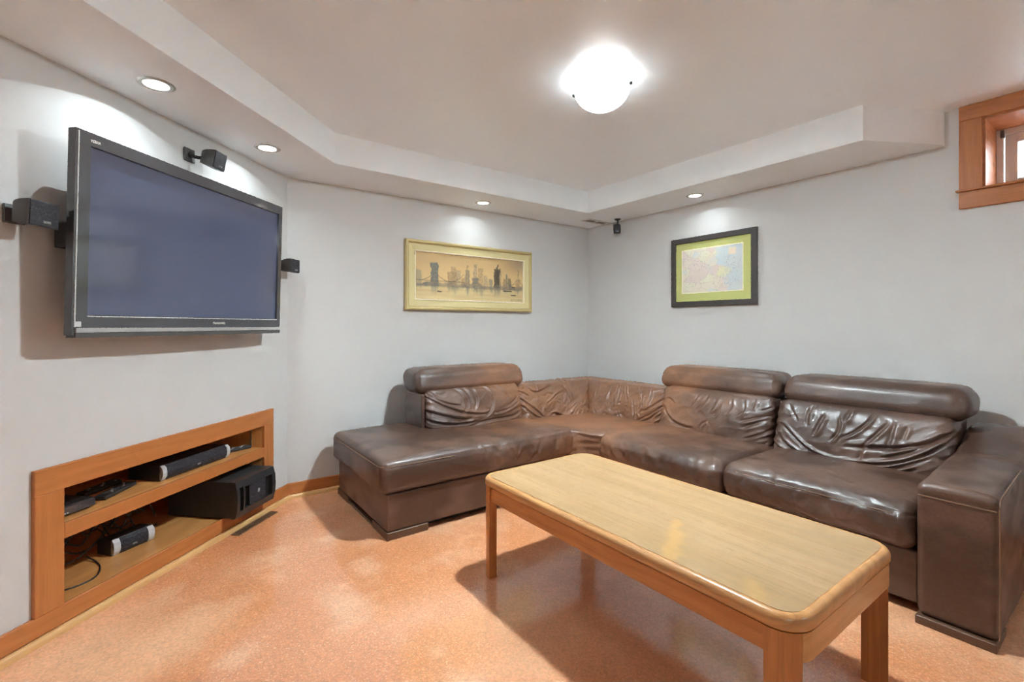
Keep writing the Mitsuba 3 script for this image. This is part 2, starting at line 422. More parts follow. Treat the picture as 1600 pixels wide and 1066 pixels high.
# television wall with the shelf opening
N_S0, N_S1, N_Z0, N_Z1, N_D = 0.262, 1.434, 0.090, 0.560, 0.62
wl = Polygon([(-0.0, 0), (TL, 0), (TL, ZC), (-0.0, ZC)], [[(N_S0 - .02, N_Z0 - .02), (N_S1 + .02, N_Z0 - .02), (N_S1 + .02, N_Z1 + .02), (N_S0 - .02, N_Z1 + .02)]])
m = upright(wl, 0.10); m.apply_translation([0, -0.10, 0])
setting('wall_left', tv(m), 'paint_wall', 'off-white angled wall that carries the television')
# right wall with the window opening
W_Y0, W_Y1, W_Z0, W_Z1, W_D = -2.995, -3.86, 1.955, 2.338, 0.36
wr = Polygon([(YB, 0), (0.12, 0), (0.12, ZC), (YB, ZC)], [[(W_Y1, W_Z0), (W_Y0, W_Z0), (W_Y0, W_Z1), (W_Y1, W_Z1)]])
m = trimesh.creation.extrude_polygon(wr, W_D, engine='earcut')
m.apply_transform(np.array([[0, 0, 1, 0], [1, 0, 0, 0], [0, 1, 0, 0], [0, 0, 0, 1.0]]))
setting('wall_right', m, 'paint_wall', 'off-white wall behind the sectional sofa and the framed map')
setting('wall_side', trimesh.creation.box(bounds=[[CX - 0.12, YB, 0], [CX, CY, ZC]]), 'paint_wall', 'off-white side wall of the room')
setting('wall_front', trimesh.creation.box(bounds=[[CX - 0.12, YB - 0.12, 0], [W_D, YB, ZC]]), 'paint_wall', 'off-white wall opposite the skyline painting')

# dropped soffit along the television, back and right walls
SW = 0.486
i1 = (-0.4918, -0.4843); i2 = (-2.7379, -0.4843); i3 = (i2[0] - 3.32 * R2, i2[1] - 3.32 * R2)
arc = [(-0.4918, -2.5975), (-0.085, -2.815), (-0.03, -2.838), (0.0, -2.838)]
sof = Polygon([(0, 0), (X0, 0), (X0 - 3.5 * R2, -3.5 * R2), i3, i2, i1] + arc)
m = prism(sof, ZS, ZC)
LIGHTS = [(-3.637, -1.047), (-3.129, -0.522), (-1.461, -0.228), (-0.234, -1.403)]
RC = 0.052
for x, y in LIGHTS:
    c = trimesh.creation.cylinder(radius=RC, height=0.30, sections=40); c.apply_translation([x, y, ZS])
    m = trimesh.boolean.difference([m, c], engine='manifold')
setting('soffit', m, 'paint_soffit', 'off-white dropped soffit running round the walls under the ceiling')

# baseboards (flat board) with a paler rounded moulding at the floor
def strip(name, a, b, normal, z0, z1, t, label):
    a, b, n = np.array(a, float), np.array(b, float), np.array(normal, float)
    L = np.linalg.norm(b - a); d = (b - a) / L
    bd = cbox([0, 0, z0], [L, t, z1], 0.003)
    q = [(t, z0 - 0.028)] + [(t + 0.017 * math.cos(k), z0 - 0.028 + 0.028 * math.sin(k)) for k in np.linspace(0, math.pi / 2, 7)]
    M = np.eye(4); M[:2, 0] = d; M[:2, 1] = n; M[:2, 3] = a
    mold = trimesh.creation.extrude_polygon(Polygon(q), L, engine='earcut')
    mold.apply_transform(np.array([[0, 0, 1, 0], [1, 0, 0, 0], [0, 1, 0, 0], [0, 0, 0, 1.0]]))
    if np.linalg.det(M[:3, :3]) < 0:
        M2 = M
    else:
        M2 = M
    bd.apply_transform(M2); mold.apply_transform(M2)
    bd.fix_normals(); mold.fix_normals()
    scene[name + '__board'] = mikit.ply(bd, 'wood_trim', uv=grain(bd, [d[0], d[1], 0]))
    scene[name + '__shoe_moulding'] = mikit.ply(mold, 'wood_moulding', uv=grain(mold, [d[0], d[1], 0], 3.0))
    labels[name] = {'label': label, 'kind': 'structure'}
    labels[name + '__shoe_moulding'] = {'label': 'paler rounded wood moulding along the floor'}


strip('baseboard_left', (X0, 0), (CX, CY), (R2, -R2), 0.028, 0.106, 0.014, 'orange-brown wood baseboard under the television wall')
strip('baseboard_back', (0, 0), (X0, 0), (0, -1), 0.028, 0.106, 0.014, 'orange-brown wood baseboard along the back wall')
strip('baseboard_right', (0, 0), (0, YB), (-1, 0), 0.028, 0.106, 0.014, 'orange-brown wood baseboard along the right wall')

# window
w = 'window_1'
labels[w] = {'label': 'small high basement window with a deep brown wood surround and white sash', 'kind': 'structure'}
CW = 0.093
wm = 'wood_window'
wood_part(w, 'casing', cbox([-0.02, W_Y1 - CW, W_Z1], [0.0, W_Y0 + CW, ZC - 0.001], 0.002), (0, 1, 0), wm, 1.0)
wood_part(w, 'casing', cbox([-0.018, W_Y0, W_Z0], [0.0, W_Y0 + CW, W_Z1], 0.002), (0, 0, 1), wm, 2.0)
wood_part(w, 'casing', cbox([-0.018, W_Y1 - CW, W_Z0], [0.0, W_Y1, W_Z1], 0.002), (0, 0, 1), wm, 3.0)
wood_part(w, 'sill', cbox([-0.038, W_Y1 - CW - 0.012, W_Z0 - 0.012], [0.30, W_Y0 + CW + 0.012, W_Z0], 0.004), (0, 1, 0), wm, 4.0)
wood_part(w, 'apron', cbox([-0.02, W_Y1 - CW, 1.850], [0.0, W_Y0 + CW, W_Z0 - 0.012], 0.003), (0, 1, 0), wm, 5.0)
wood_part(w, 'jamb', cbox([0.0, W_Y0 - 0.012, W_Z0], [0.30, W_Y0, W_Z1], 0), (1, 0, 0), wm, 6.0)
wood_part(w, 'jamb', cbox([0.0, W_Y1, W_Z0], [0.30, W_Y1 + 0.012, W_Z1], 0), (1, 0, 0), wm, 7.0)
wood_part(w, 'head_jamb', cbox([0.0, W_Y1, W_Z1 - 0.012], [0.30, W_Y0, W_Z1], 0), (0, 1, 0), wm, 8.0)


def ring(lo, hi, t, d0, d1, ch=0.002):
    (y0, z0), (y1, z1) = lo, hi
    return cat_([cbox([d0, y0, z0], [d1, y0 + t, z1], ch), cbox([d0, y1 - t, z0], [d1, y1, z1], ch), cbox([d0, y0 + t, z0], [d1, y1 - t, z0 + t], ch), cbox([d0, y0 + t, z1 - t], [d1, y1 - t, z1], ch)])


part(w, 'outer_frame', ring((W_Y1 + .012, W_Z0), (W_Y0 - .012, W_Z1 - .012), 0.030, 0.28, 0.345), 'vinyl_white', label='white vinyl outer frame')
part(w, 'sash', ring((W_Y1 + .046, W_Z0 + .032), (W_Y0 - .046, W_Z1 - .044), 0.050, 0.295, 0.335), 'vinyl_white', label='white vinyl sash')
part(w, 'latch', cat_([cbox([0.270, W_Y0 - .046, W_Z1 - .060], [0.296, W_Y0 - .030, W_Z1 - .018], .002), cyl([0.268, W_Y0 - .038, W_Z1 - .030], [0.272, W_Y0 - .038, W_Z1 - .030], .004), cyl([0.268, W_Y0 - .038, W_Z1 - .048], [0.272, W_Y0 - .038, W_Z1 - .048], .004)]), 'grey_plastic', label='grey corner latch')
part(w, 'pane', cbox([0.312, W_Y1 + .09, W_Z0 + .08], [0.316, W_Y0 - .09, W_Z1 - .09], 0), 'glass_pane', label='clear glass pane')

# ------------------------------------------------------------------ lamps
def ceiling_lamp(x, y, label, group=None, low_from=62, up_share=0.0032, power=LAMP):
    t = thing('ceiling_light', label, 'ceiling light', group)
    zr = 2.372; R = 0.136; hb = 0.105
    A1 = math.radians(low_from)
    pr = lambda a0, a1, n: [(R * math.cos(a), zr - hb * math.sin(a)) for a in np.linspace(a0, a1, n)]
    low = pr(A1, math.pi / 2, 18); low[-1] = (0.0, zr - hb)
    cap = lathe((low + [(0.0, zr - hb + 0.006)] + [(max(r - 0.004, 0), z + 0.005) for r, z in low[:-1][::-1]] + [low[0]])[::-1], 64)
    up = [(R, zr + 0.004)] + pr(0.0, A1, 12)
    rim = lathe((up + [(r - 0.006, z + 0.003) for r, z in up[::-1]] + [up[0]])[::-1], 64)
    for nm, b, rad, lb in (('glass_bowl', cap, power, 'glowing frosted white glass bowl'), ('bowl_rim', rim, power * up_share, 'frosted glass rim of the bowl')):
        b.apply_translation([x, y, 0]); b.fix_normals()
        k = part(t, nm, b, 'grille_white', smooth=50, label=lb)
        scene[k]['emitter'] = {'type': 'area', 'radiance': rgb(np.array(TINT) * rad)}
    pan = lathe([(0, ZC), (0.125, ZC), (0.125, ZC - 0.012), (0.115, ZC - 0.02), (0, ZC - 0.02)][::-1], 48); pan.apply_translation([x, y, 0]); pan.fix_normals()
    part(t, 'ceiling_pan', pan, 'grille_white', smooth=30, label='white ceiling pan')
    for a in (math.radians(119), math.radians(-64)):
        cx, cy = x + (R + 0.003) * math.cos(a), y + (R + 0.003) * math.sin(a)
        arm = tube([[x + 0.118 * math.cos(a), y + 0.118 * math.sin(a), ZC - 0.012], [cx, cy, ZC - 0.02], [cx, cy, zr - 0.004]], 0.003, 8)
        knob = trimesh.creation.icosphere(subdivisions=2, radius=0.009); knob.apply_translation([cx + 0.004 * math.cos(a), cy + 0.004 * math.sin(a), zr - 0.004])
        part(t, 'clip', cat_([arm, knob]), 'black_satin', smooth=40)
    return t


ceiling_lamp(-1.86, -1.935, 'round frosted glass ceiling light glowing above the coffee table')
for q, side_ in (((-3.9, -5.2), 'left'), ((-1.3, -5.2), 'right')):
    ceiling_lamp(*q, f'round frosted glass ceiling light outside the photograph, behind its {side_} half', None, 30, 0.40, LAMP_FAR)

PLACE = ['left of the two above the television', 'right of the two above the television', 'in the soffit above the skyline painting', 'in the soffit above the framed map']
for (x, y), where, power in zip(LIGHTS, PLACE, (2.4, 1.7, 1.0, 1.0)):
    t = thing('recessed_downlight', f'round recessed downlight with grey trim ring, {where}', 'recessed light')
    rg = lathe([(RC - 0.004, ZS + 0.012), (RC - 0.004, ZS - 0.003), (0.060, ZS - 0.005), (0.069, ZS - 0.001), (0.069, ZS + 0.0), (RC - 0.001, ZS), (RC - 0.001, ZS + 0.012), (RC - 0.004, ZS + 0.012)], 48)
    rg.apply_translation([x, y, 0]); rg.fix_normals()
    part(t, 'trim_ring', rg, 'nickel', smooth=30, label='brushed grey metal trim ring')
    rf = lathe([(0.0, ZS + 0.10), (0.036, ZS + 0.10), (0.047, ZS + 0.002), (0.0490, ZS + 0.002), (0.038, ZS + 0.103), (0.0, ZS + 0.103)], 40)
    rf.apply_translation([x, y, 0]); rf.fix_normals()
    part(t, 'reflector', rf, 'grille_white', smooth=30, label='pale reflector cone')
    bl = lathe([(0.0, ZS + 0.024), (0.020, ZS + 0.028), (0.0355, ZS + 0.045), (0.0355, ZS + 0.06), (0.02, ZS + 0.098), (0, ZS + 0.098)], 40)
    bl.apply_translation([x, y, 0]); bl.fix_normals()
    k = part(t, 'bulb', bl, 'grille_white', smooth=40, label='lit bulb')
    scene[k]['emitter'] = {'type': 'area', 'radiance': rgb((7.0, 6.7, 6.3))}
    scene[f'lamp_beam_{len([q for q in scene if q.startswith("lamp_beam")]):03d}'] = {
        'type': 'spot', 'to_world': T().look_at(origin=[x, y, ZS + 0.015], target=[x, y, 0], up=[0, 1, 0]),
        'intensity': rgb(np.array(TINT) * SPOT * power), 'cutoff_angle': 76.0, 'beam_width': 14.0}

# ------------------------------------------------------------------ sectional sofa
W_STROKES = {'c1': [[(-0.479,0.161),(-0.389,0.094),(-0.286,0.052),(-0.19,0.033)],[(-0.494,0.131),(-0.399,0.077),(-0.286,0.019),(-0.157,-0.023),(-0.045,-0.045),(0.047,-0.045)],[(-0.494,0.041),(-0.419,-0.003),(-0.317,-0.033),(-0.201,-0.065),(-0.113,-0.075)],[(-0.489,-0.031),(-0.399,-0.069),(-0.286,-0.092),(-0.157,-0.099),(-0.045,-0.093)],[(0.342,0.046),(0.291,0.01),(0.216,-0.013)],[(0.355,0.014),(0.278,-0.019),(0.191,-0.041),(0.094,-0.045)],[(0.368,-0.059),(0.278,-0.091),(0.155,-0.097),(0.024,-0.101),(-0.113,-0.123)],[(-0.244,0.146),(-0.157,0.101),(-0.135,0.032),(-0.201,-0.018)],[(0.024,0.144),(0.094,0.079),(0.082,-0.009),(0.012,-0.061)],[(-0.068,0.132),(-0.045,0.062),(-0.079,-0.002)],[(-0.489,-0.085),(-0.409,-0.118),(-0.348,-0.121)],[(-0.419,0.151),(-0.348,0.118),(-0.286,0.131)],[(0.142,0.144),(0.216,0.098),(0.253,0.034)],[(-0.157,0.148),(-0.113,0.116),(-0.091,0.047)]],
             'cL': [[(-0.46,0.075),(-0.368,0.018),(-0.28,-0.03),(-0.15,-0.114)],[(-0.454,0.017),(-0.368,-0.041),(-0.28,-0.09),(-0.189,-0.12)],[(-0.356,0.173),(-0.189,0.09),(-0.096,0.103),(0.027,0.124)],[(-0.083,-0.01),(0.027,0.031),(0.112,0.065)],[(-0.028,-0.108),(0.027,-0.093),(0.098,-0.111),(0.229,-0.126),(0.334,-0.094)],[(0.084,-0.141),(0.229,-0.136),(0.327,-0.115)],[(0.229,0.183),(0.289,0.093),(0.327,0.004)],[(0.141,0.178),(0.229,0.087),(0.289,-0.014)],[(-0.466,0.123),(-0.393,0.098),(-0.318,0.062)],[(-0.356,0.202),(-0.349,0.153),(-0.393,0.127)],[(-0.216,0.182),(-0.189,0.13),(-0.202,0.091)]],
             'cR': [[(-0.152,0.161),(-0.18,0.053),(-0.209,-0.034)],[(-0.055,0.17),(-0.042,0.09),(-0.002,0.034)],[(0.063,0.042),(0.089,-0.014),(0.102,-0.092)],[(0.177,0.095),(0.189,0.038),(0.164,-0.033)],[(0.476,0.094),(0.388,0.046),(0.296,-0.005),(0.189,-0.039)],[(0.476,0.057),(0.366,-0.023),(0.237,-0.081),(0.114,-0.129)],[(0.454,0.018),(0.354,-0.062),(0.237,-0.109)],[(0.444,-0.03),(0.366,-0.089),(0.296,-0.119)],[(0.498,0.197),(0.433,0.162),(0.343,0.124)],[(-0.138,-0.066),(-0.083,-0.131),(-0.002,-0.138)],[(-0.11,0.175),(-0.124,0.07),(-0.152,-0.016)],[(0.273,0.145),(0.285,0.089),(0.261,0.019)]],
             'c2': [[(0.534,0.153),(0.469,0.107),(0.41,0.076)],[(0.512,0.069),(0.41,0.038),(0.285,-0.002)],[(0.484,0.049),(0.394,0.005),(0.309,-0.041)],[(0.498,-0.015),(0.41,-0.069),(0.317,-0.11)],[(0.469,-0.095),(0.41,-0.138),(0.348,-0.143)],[(-0.049,0.128),(-0.068,0.083),(-0.097,0.044)],[(0.026,0.128),(-0.011,0.056),(-0.039,0.026)],[(0.098,0.121),(0.081,0.069),(0.063,0.024)],[(0.202,0.126),(0.211,0.07),(0.185,0.034)],[(0.134,0.092),(0.116,0.032),(0.098,0.005)],[(-0.301,0.079),(-0.248,0.059),(-0.228,0.044)],[(-0.291,0.108),(-0.207,0.118)],[(-0.312,0.014),(-0.259,-0.05),(-0.156,-0.096),(-0.039,-0.102)],[(0.063,-0.034),(0.008,-0.094),(0.026,-0.141)],[(-0.345,-0.137),(-0.186,-0.145),(-0.011,-0.165),(0.185,-0.16),(0.348,-0.143)],[(0.285,0.128),(0.301,0.075),(0.276,0.032)],[(0.364,0.131),(0.348,0.082)]],
             'c3': [[(-0.376,0.03),(-0.279,-0.036),(-0.172,-0.104),(-0.034,-0.125),(0.107,-0.109),(0.236,-0.07),(0.338,-0.009),(0.449,0.102)],[(-0.385,-0.027),(-0.297,-0.103),(-0.172,-0.148),(-0.034,-0.159),(0.134,-0.134),(0.261,-0.08),(0.35,-0.029)],[(-0.012,-0.04),(0.107,-0.024),(0.199,-0.008),(0.285,0.014),(0.367,0.057),(0.449,0.138)],[(0.154,-0.066),(0.236,-0.032),(0.309,0.007)],[(0.449,0.152),(0.412,0.131),(0.367,0.112)],[(-0.412,-0.089),(-0.279,-0.145),(-0.14,-0.158)],[(-0.213,0.138),(-0.221,0.083),(-0.213,0.039)],[(-0.133,0.114),(-0.156,0.049),(-0.172,-0.007)],[(-0.064,0.116),(-0.049,0.067),(-0.086,-0.025)],[(-0.005,0.159),(-0.034,0.087)],[(0.107,0.151),(0.052,0.068),(-0.034,0.002)],[(0.173,0.113),(0.12,0.04),(0.066,-0.028)],[(0.199,0.117),(0.186,0.044),(0.18,-0.005)],[(0.249,0.103),(0.236,0.038)],[(0.066,-0.044),(0.059,-0.095)],[(-0.34,0.138),(-0.271,0.057)],[(0.199,-0.142),(0.261,-0.111),(0.303,-0.093)]]}
sofa = thing('sectional_sofa', 'L-shaped brown leather sectional sofa with chaise end, headrests and one square arm', 'sofa')


def place(V, F, side, u0, w0, v0):
    """local (u along the seat, w to the front, v up) -> world; side A sits on the back wall, side C on the right wall."""
    W = np.empty_like(V)
    if side == 'A':
        W[:, 0], W[:, 1] = u0 + V[:, 0], w0 - V[:, 1]
    else:
        W[:, 0], W[:, 1] = w0 - V[:, 1], u0 - V[:, 0]
    W[:, 2] = v0 + V[:, 2]
    return trimesh.Trimesh(W, F[:, ::-1], process=False)


def leather_part(name, side, ulo, uhi, wlo, whi, vlo, vhi, r, step, disp=None, warp=None, label=None):
    """ulo..uhi: x on side A, y (descending) on side C; wlo..whi: distance from the wall."""
    h = (abs(uhi - ulo) / 2, (whi - wlo) / 2, (vhi - vlo) / 2)
    V, N, F = rbox(h, r, step)
    if disp is not None:
        V = V + N * disp(V, N, h)[:, None]
    if warp is not None:
        V = warp(V, h)
    m = place(V, F, side, (ulo + uhi) / 2, -(wlo + whi) / 2, (vlo + vhi) / 2)
    return part(sofa, name, m, 'leather', smooth=True, label=label)


def pn(V, seed, s):
    return np.c_[V[:, 0] * s[0], V[:, 1] * s[1], V[:, 2] * s[2]] + seed * 3.7


# base frames
part(sofa, 'base', place(*(lambda q: (q[0], q[2]))(rbox((0.77, 0.455, 0.107), 0.012, 0.1, 3)), 'A', -1.84, -0.575, 0.150), 'leather', smooth=True)
part(sofa, 'base', place(*(lambda q: (q[0], q[2]))(rbox((0.96, 0.43, 0.112), 0.015, 0.1, 3)), 'C', -2.02, -0.655, 0.152), 'leather', smooth=True)
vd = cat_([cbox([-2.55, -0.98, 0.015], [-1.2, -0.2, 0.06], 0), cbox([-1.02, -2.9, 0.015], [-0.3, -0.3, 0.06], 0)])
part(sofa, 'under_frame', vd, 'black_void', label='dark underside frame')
# feet: flat wooden plinths
for lo, hi in (([-2.613, -1.036, 0], [-2.36, -0.80, 0.043]), ([-2.613, -0.34, 0], [-2.40, -0.10, 0.043]), ([-1.163, -3.217, 0], [-0.98, -2.983, 0.034]), ([-0.40, -3.20, 0], [-0.16, -3.0, 0.034]), ([-1.06, -1.45, 0], [-0.86, -1.25, 0.04])):
    part(sofa, 'foot', cbox(lo, hi, 0.003), 'foot_wood', label='low flat brown foot')
part(sofa, 'foot', cbox([-2.608, -0.82, 0.0], [-2.58, -0.30, 0.016], 0.002), 'foot_wood')


def seat_disp(front_lines, seed, amp=1.0, sag=0.012, seam=0.165):
    def f(V, N, h):
        top, fr = np.clip(N[:, 2], 0, 1), np.clip(N[:, 1], 0, 1)
        u, w, v = V.T
        d = 0.020 * top * (1 - (u / h[0]) ** 4) * (1 - np.clip(w / h[1], -1, 1) ** 4)           # crowned top
        d -= sag * top * np.exp(-(u / (0.55 * h[0])) ** 2 - ((w - 0.05) / 0.25) ** 2)
        d += 0.016 * fr * (1 - (v / h[2]) ** 2)
        edge = sstep(0.0, h[1], w)
        cr = ridged(pn(V, seed, (13, 13, 9)), seed, 3)
        d += amp * 0.0038 * (cr - 0.4) * (0.25 + 0.9 * edge) * np.maximum(top, fr)
        dg = ridged(np.c_[(u + 0.9 * v) * 9, (v - 0.2 * u) * 5, w * 6] + seed, seed + 5, 2)
        d += amp * 0.0065 * (dg - 0.3) * fr * np.clip(1 - np.abs(v / h[2]) ** 3, 0, 1)
        dv = v - seam                                                                            # stitched seam round the top
        d -= 0.0035 * np.exp(-(dv / 0.004) ** 2) * np.maximum(fr, np.abs(N[:, 0])) * (np.abs(N[:, 2]) < 0.9) * 1.6
        if front_lines:
            d += strokes(np.c_[u, v], front_lines, 0.006, 0.008) * fr
        return d
    return f


# chaise + seat A (one long cushion), its crinkles fade out towards the smooth chaise end
def dispA(V, N, h):
    u = V[:, 0]
    base = seat_disp(None, 2, 1.9, 0.0, 0.062)(V, N, h)
    calm = seat_disp(None, 2, 0.12, 0.0, 0.062)(V, N, h)
    k = sstep(-0.12, 0.10, u)
    d = calm * (1 - k) + base * k
    top, fr = np.clip(N[:, 2], 0, 1), np.clip(N[:, 1], 0, 1)
    d -= 0.022 * top * np.exp(-((u - 0.25) / 0.30) ** 2 - ((V[:, 1]) / 0.30) ** 2)
    d -= 0.006 * np.exp(-((u + 0.07 + 0.02 * np.sin(V[:, 1] * 30)) / 0.010) ** 2) * top * sstep(0.30, 0.46, V[:, 1])
    bl = [[(-.10, .09), (-.07, .05), (-.08, .0)], [(-.07, .09), (-.05, .06), (-.055, .02)], [(-.05, .09), (-.03, .05), (-.04, .0)], [(.0, .07), (.06, .02), (.10, -.04)], [(.12, .06), (.16, .01), (.22, -.05)],
          [(.22, .06), (.20, .0), (.14, -.06)], [(.30, .05), (.33, .0), (.38, -.05)], [(.40, .06), (.38, .0), (.32, -.06)], [(.48, .05), (.47, -.02)], [(.55, .06), (.53, -.03)], [(.62, .06), (.60, -.02)], [(-.30, .0), (-.15, -.04), (.0, -.075)]]
    return d + strokes(np.c_[u, V[:, 2]], bl, 0.007, 0.009) * fr


leather_part('seat_cushion', 'A', -2.655, -1.215, 0.11, 1.055, 0.258, 0.452, 0.045, 0.011, dispA, label='long chaise seat cushion')
sl = lambda n, s: [[(x, 0.055), (x + 0.03 * math.sin(3 * k + s), 0.0), (x + 0.075, -0.07)] for k, x in enumerate(np.linspace(-0.40, 0.34, n))]
leather_part('seat_cushion', 'C', -1.235, -2.150, 0.30, 1.155, 0.262, 0.442, 0.060, 0.011, seat_disp(sl(9, 0.4), 7, 2.0, 0.016, 0.052))
leather_part('seat_cushion', 'C', -2.150, -2.975, 0.30, 1.135, 0.266, 0.448, 0.050, 0.011, seat_disp(sl(7, 1.4), 11, 1.9, 0.010, 0.056))


# corner seat: polygon with its small pleated facet towards the room
def poly_pad(poly, z0, z1, r, step=0.02, rel=None):
    P = Polygon(poly).buffer(-0.03).buffer(0.03, join_style=1, quad_segs=5)
    def ringpts(inset, n=220):
        q = P.buffer(-inset) if inset > 0 else P
        e = q.exterior; c = q.centroid
        ln = np.linspace(0, 1, n, endpoint=False)
        pts = np.array([e.interpolate(t, normalized=True).coords[0] for t in ln])
        a = np.arctan2(pts[:, 1] - c.y, pts[:, 0] - c.x)
        if not e.is_ccw: pts = pts[::-1]; a = a[::-1]
        return np.roll(pts, -int(np.argmin(np.abs(a + math.pi / 2))), axis=0)
    base = ringpts(0.0)
    c = np.array(P.centroid.coords[0])
    rings = [(base, z) for z in np.linspace(z0, z1 - r, 8)]
    for t in np.linspace(0, math.pi / 2, 7)[1:]:
        rings.append((c + (base - c) * (1 - r * (1 - math.cos(t)) / 0.45), z1 - r + r * math.sin(t)))
    k = 1 - r / 0.45
    for f in (0.8, 0.6, 0.4, 0.2):
        rings.append((c + (base - c) * k * f, z1))
    n = len(base)
    V = np.vstack([np.c_[p, np.full(n, z)] for p, z in rings] + [[c[0], c[1], z1]])
    F = []
    for i in range(len(rings) - 1):
        j = np.arange(n); j2 = (j + 1) % n
        F += [np.c_[i * n + j, i * n + j2, (i + 1) * n + j2], np.c_[i * n + j, (i + 1) * n + j2, (i + 1) * n + j]]
    j = np.arange(n); i = len(rings) - 1
    F.append(np.c_[i * n + j, i * n + (j + 1) % n, np.full(n, len(V) - 1)])
    return trimesh.Trimesh(V, np.vstack(F), process=False)


m = poly_pad([(-1.30, -0.30), (-1.30, -0.98), (-1.19, -1.06), (-1.10, -1.22), (-1.02, -1.30), (-0.30, -1.30), (-0.30, -0.30)], 0.24, 0.437, 0.04)
v = np.array(m.vertices); side = np.exp(-((v[:, 0] + v[:, 1] + 2.28) / 0.10) ** 2)
v[:, 2] += 0.004 * (ridged(v * 9, 3, 3) - 0.5) * (v[:, 2] > 0.40)
pl = np.sin(v[:, 2] * 150 + 3 * np.sin(v[:, 1] * 9)) * 0.011 * side * (v[:, 2] < 0.425)
v[:, 0] -= pl * 0.85; v[:, 1] -= pl * 0.5
m = trimesh.Trimesh(v, m.faces, process=False)
part(sofa, 'corner_seat', m, 'leather', smooth=True, label='corner seat with a small pleated front')

# back frames (seen at the ends and tops)
leather_part('back_frame', 'A', -2.140, -1.215, 0.20, 0.40, 0.30, 0.715, 0.018, 0.04)
leather_part('side_panel', 'A', -2.140, -2.112, 0.20, 0.478, 0.30, 0.708, 0.012, 0.03)
leather_part('back_frame', 'C', -1.235, -2.97, 0.20, 0.385, 0.26, 0.715, 0.018, 0.04)


def back_disp(lines, ushift, seed, depth=0.011, amp=1.0, puff=0.035):
    L = [[(a + ushift, b) for a, b in s] for s in lines]
    def f(V, N, h):
        fr, top = np.clip(N[:, 1], 0, 1), np.clip(N[:, 2], 0, 1)
        u, w, v = V.T
        d = puff * fr * (1 - (u / h[0]) ** 4) * (1 - (v / h[2]) ** 2)
        x = meshkit.fbm(pn(V, seed, (6, 6, 6)), 2, seed)
        cr = ridged(np.c_[(u + 0.25 * x) * 10, w * 6, (v + 0.15 * x) * 15] + seed, seed, 3)
        d += amp * 0.0042 * (cr - 0.4) * np.maximum(fr, 0.35 * top)
        d += strokes(np.c_[u, v], L, depth, 0.0075) * np.maximum(fr, 0.5 * top)
        gather = np.sin(v * 120 + 9 * np.sin(u * 5)) * sstep(0.80, 1.0, np.abs(u / h[0]))
        d += amp * 0.0030 * gather * np.maximum(fr, np.abs(N[:, 0]) * 0.6)
        return d
    return f


def lean(k, topk=0.0):
    def f(V, h):
        V = V.copy()
        t = (V[:, 2] + h[2]) / (2 * h[2])
        fr = (V[:, 1] + h[1]) / (2 * h[1])
        V[:, 1] -= k * t * fr
        V[:, 0] *= 1 - topk * t ** 2
        return V
    return f


WS = W_STROKES
leather_part('back_cushion', 'A', -2.112, -1.255, 0.33, 0.535, 0.418, 0.732, 0.05, 0.0062, back_disp(WS['c1'], 0.0285, 3, 0.015, 1.5), lean(0.070, 0.03), 'wrinkled back cushion with swirled folds')
leather_part('back_cushion', 'C', -1.290, -2.125, 0.33, 0.580, 0.405, 0.738, 0.055, 0.0062, back_disp(WS['c2'], -0.0575, 5, 0.015, 1.5), lean(0.10, 0.02), 'wrinkled back cushion with a worn tan side')
leather_part('back_cushion', 'C', -2.140, -2.985, 0.33, 0.585, 0.405, 0.738, 0.055, 0.0062, back_disp(WS['c3'], -0.0125, 8, 0.017, 1.4), lean(0.10, 0.02), 'wrinkled back cushion with deep sweeping folds')


def mitre(sgn, k):
    """The end towards the corner follows the diagonal between the two walls."""
    def f(V, h):
        V = V.copy()
        t = (V[:, 2] + h[2]) / (2 * h[2]); fr = (V[:, 1] + h[1]) / (2 * h[1])
        f_u = (V[:, 0] * sgn + h[0]) / (2 * h[0])
        V[:, 1] += 0.10 * fr * (1 - t) * sstep(0.45, 1.0, f_u)
        V[:, 1] -= k * t * fr
        w = V[:, 1] + h[1]                               # distance in front of the back
        V[:, 0] += -sgn * (w - 0.022) * f_u
        return V
    return f


leather_part('corner_back', 'A', -1.262, -0.205, 0.20, 0.545, 0.395, 0.700, 0.045, 0.0062, back_disp(WS['cL'], -0.10, 13, 0.015, 2.0, 0.03), mitre(1, 0.10), 'tan worn corner back cushion beside the skyline side')
leather_part('corner_back', 'C', -0.205, -1.283, 0.20, 0.545, 0.395, 0.700, 0.045, 0.0062, back_disp(WS['cR'], 0.10, 17, 0.015, 2.0, 0.03), mitre(-1, 0.10), 'tan worn corner back cushion beside the map side')


def head_disp(seed):
    def f(V, N, h):
        u, w, v = V.T
        d = 0.010 * (1 - (u / h[0]) ** 6) * np.maximum(np.abs(N[:, 1]), np.abs(N[:, 2]))
        d += 0.0018 * (ridged(pn(V, seed, (9, 9, 9)), seed, 3) - 0.4)
        d -= 0.003 * np.exp(-((np.abs(u) - (h[0] - 0.028)) / 0.004) ** 2) * (np.abs(N[:, 0]) < 0.95)
        return d
    return f


def head_warp(V, h):
    V = V.copy()
    V[:, 1] += 0.10 * V[:, 2] * 0 - 0.25 * V[:, 2]
    e = np.clip((np.abs(V[:, 0]) - (h[0] - 0.10)) / 0.10, 0, 1) ** 2
    V[:, 2] -= 0.018 * e * (V[:, 2] > 0)
    return V


leather_part('headrest', 'A', -2.165, -1.185, 0.175, 0.435, 0.712, 0.874, 0.054, 0.012, head_disp(3), head_warp, 'thick padded headrest')
leather_part('headrest', 'C', -1.215, -2.122, 0.17, 0.43, 0.722, 0.877, 0.056, 0.012, head_disp(4), head_warp)
leather_part('headrest', 'C', -2.142, -3.02, 0.17, 0.43, 0.722, 0.880, 0.058, 0.012, head_disp(5), head_warp)

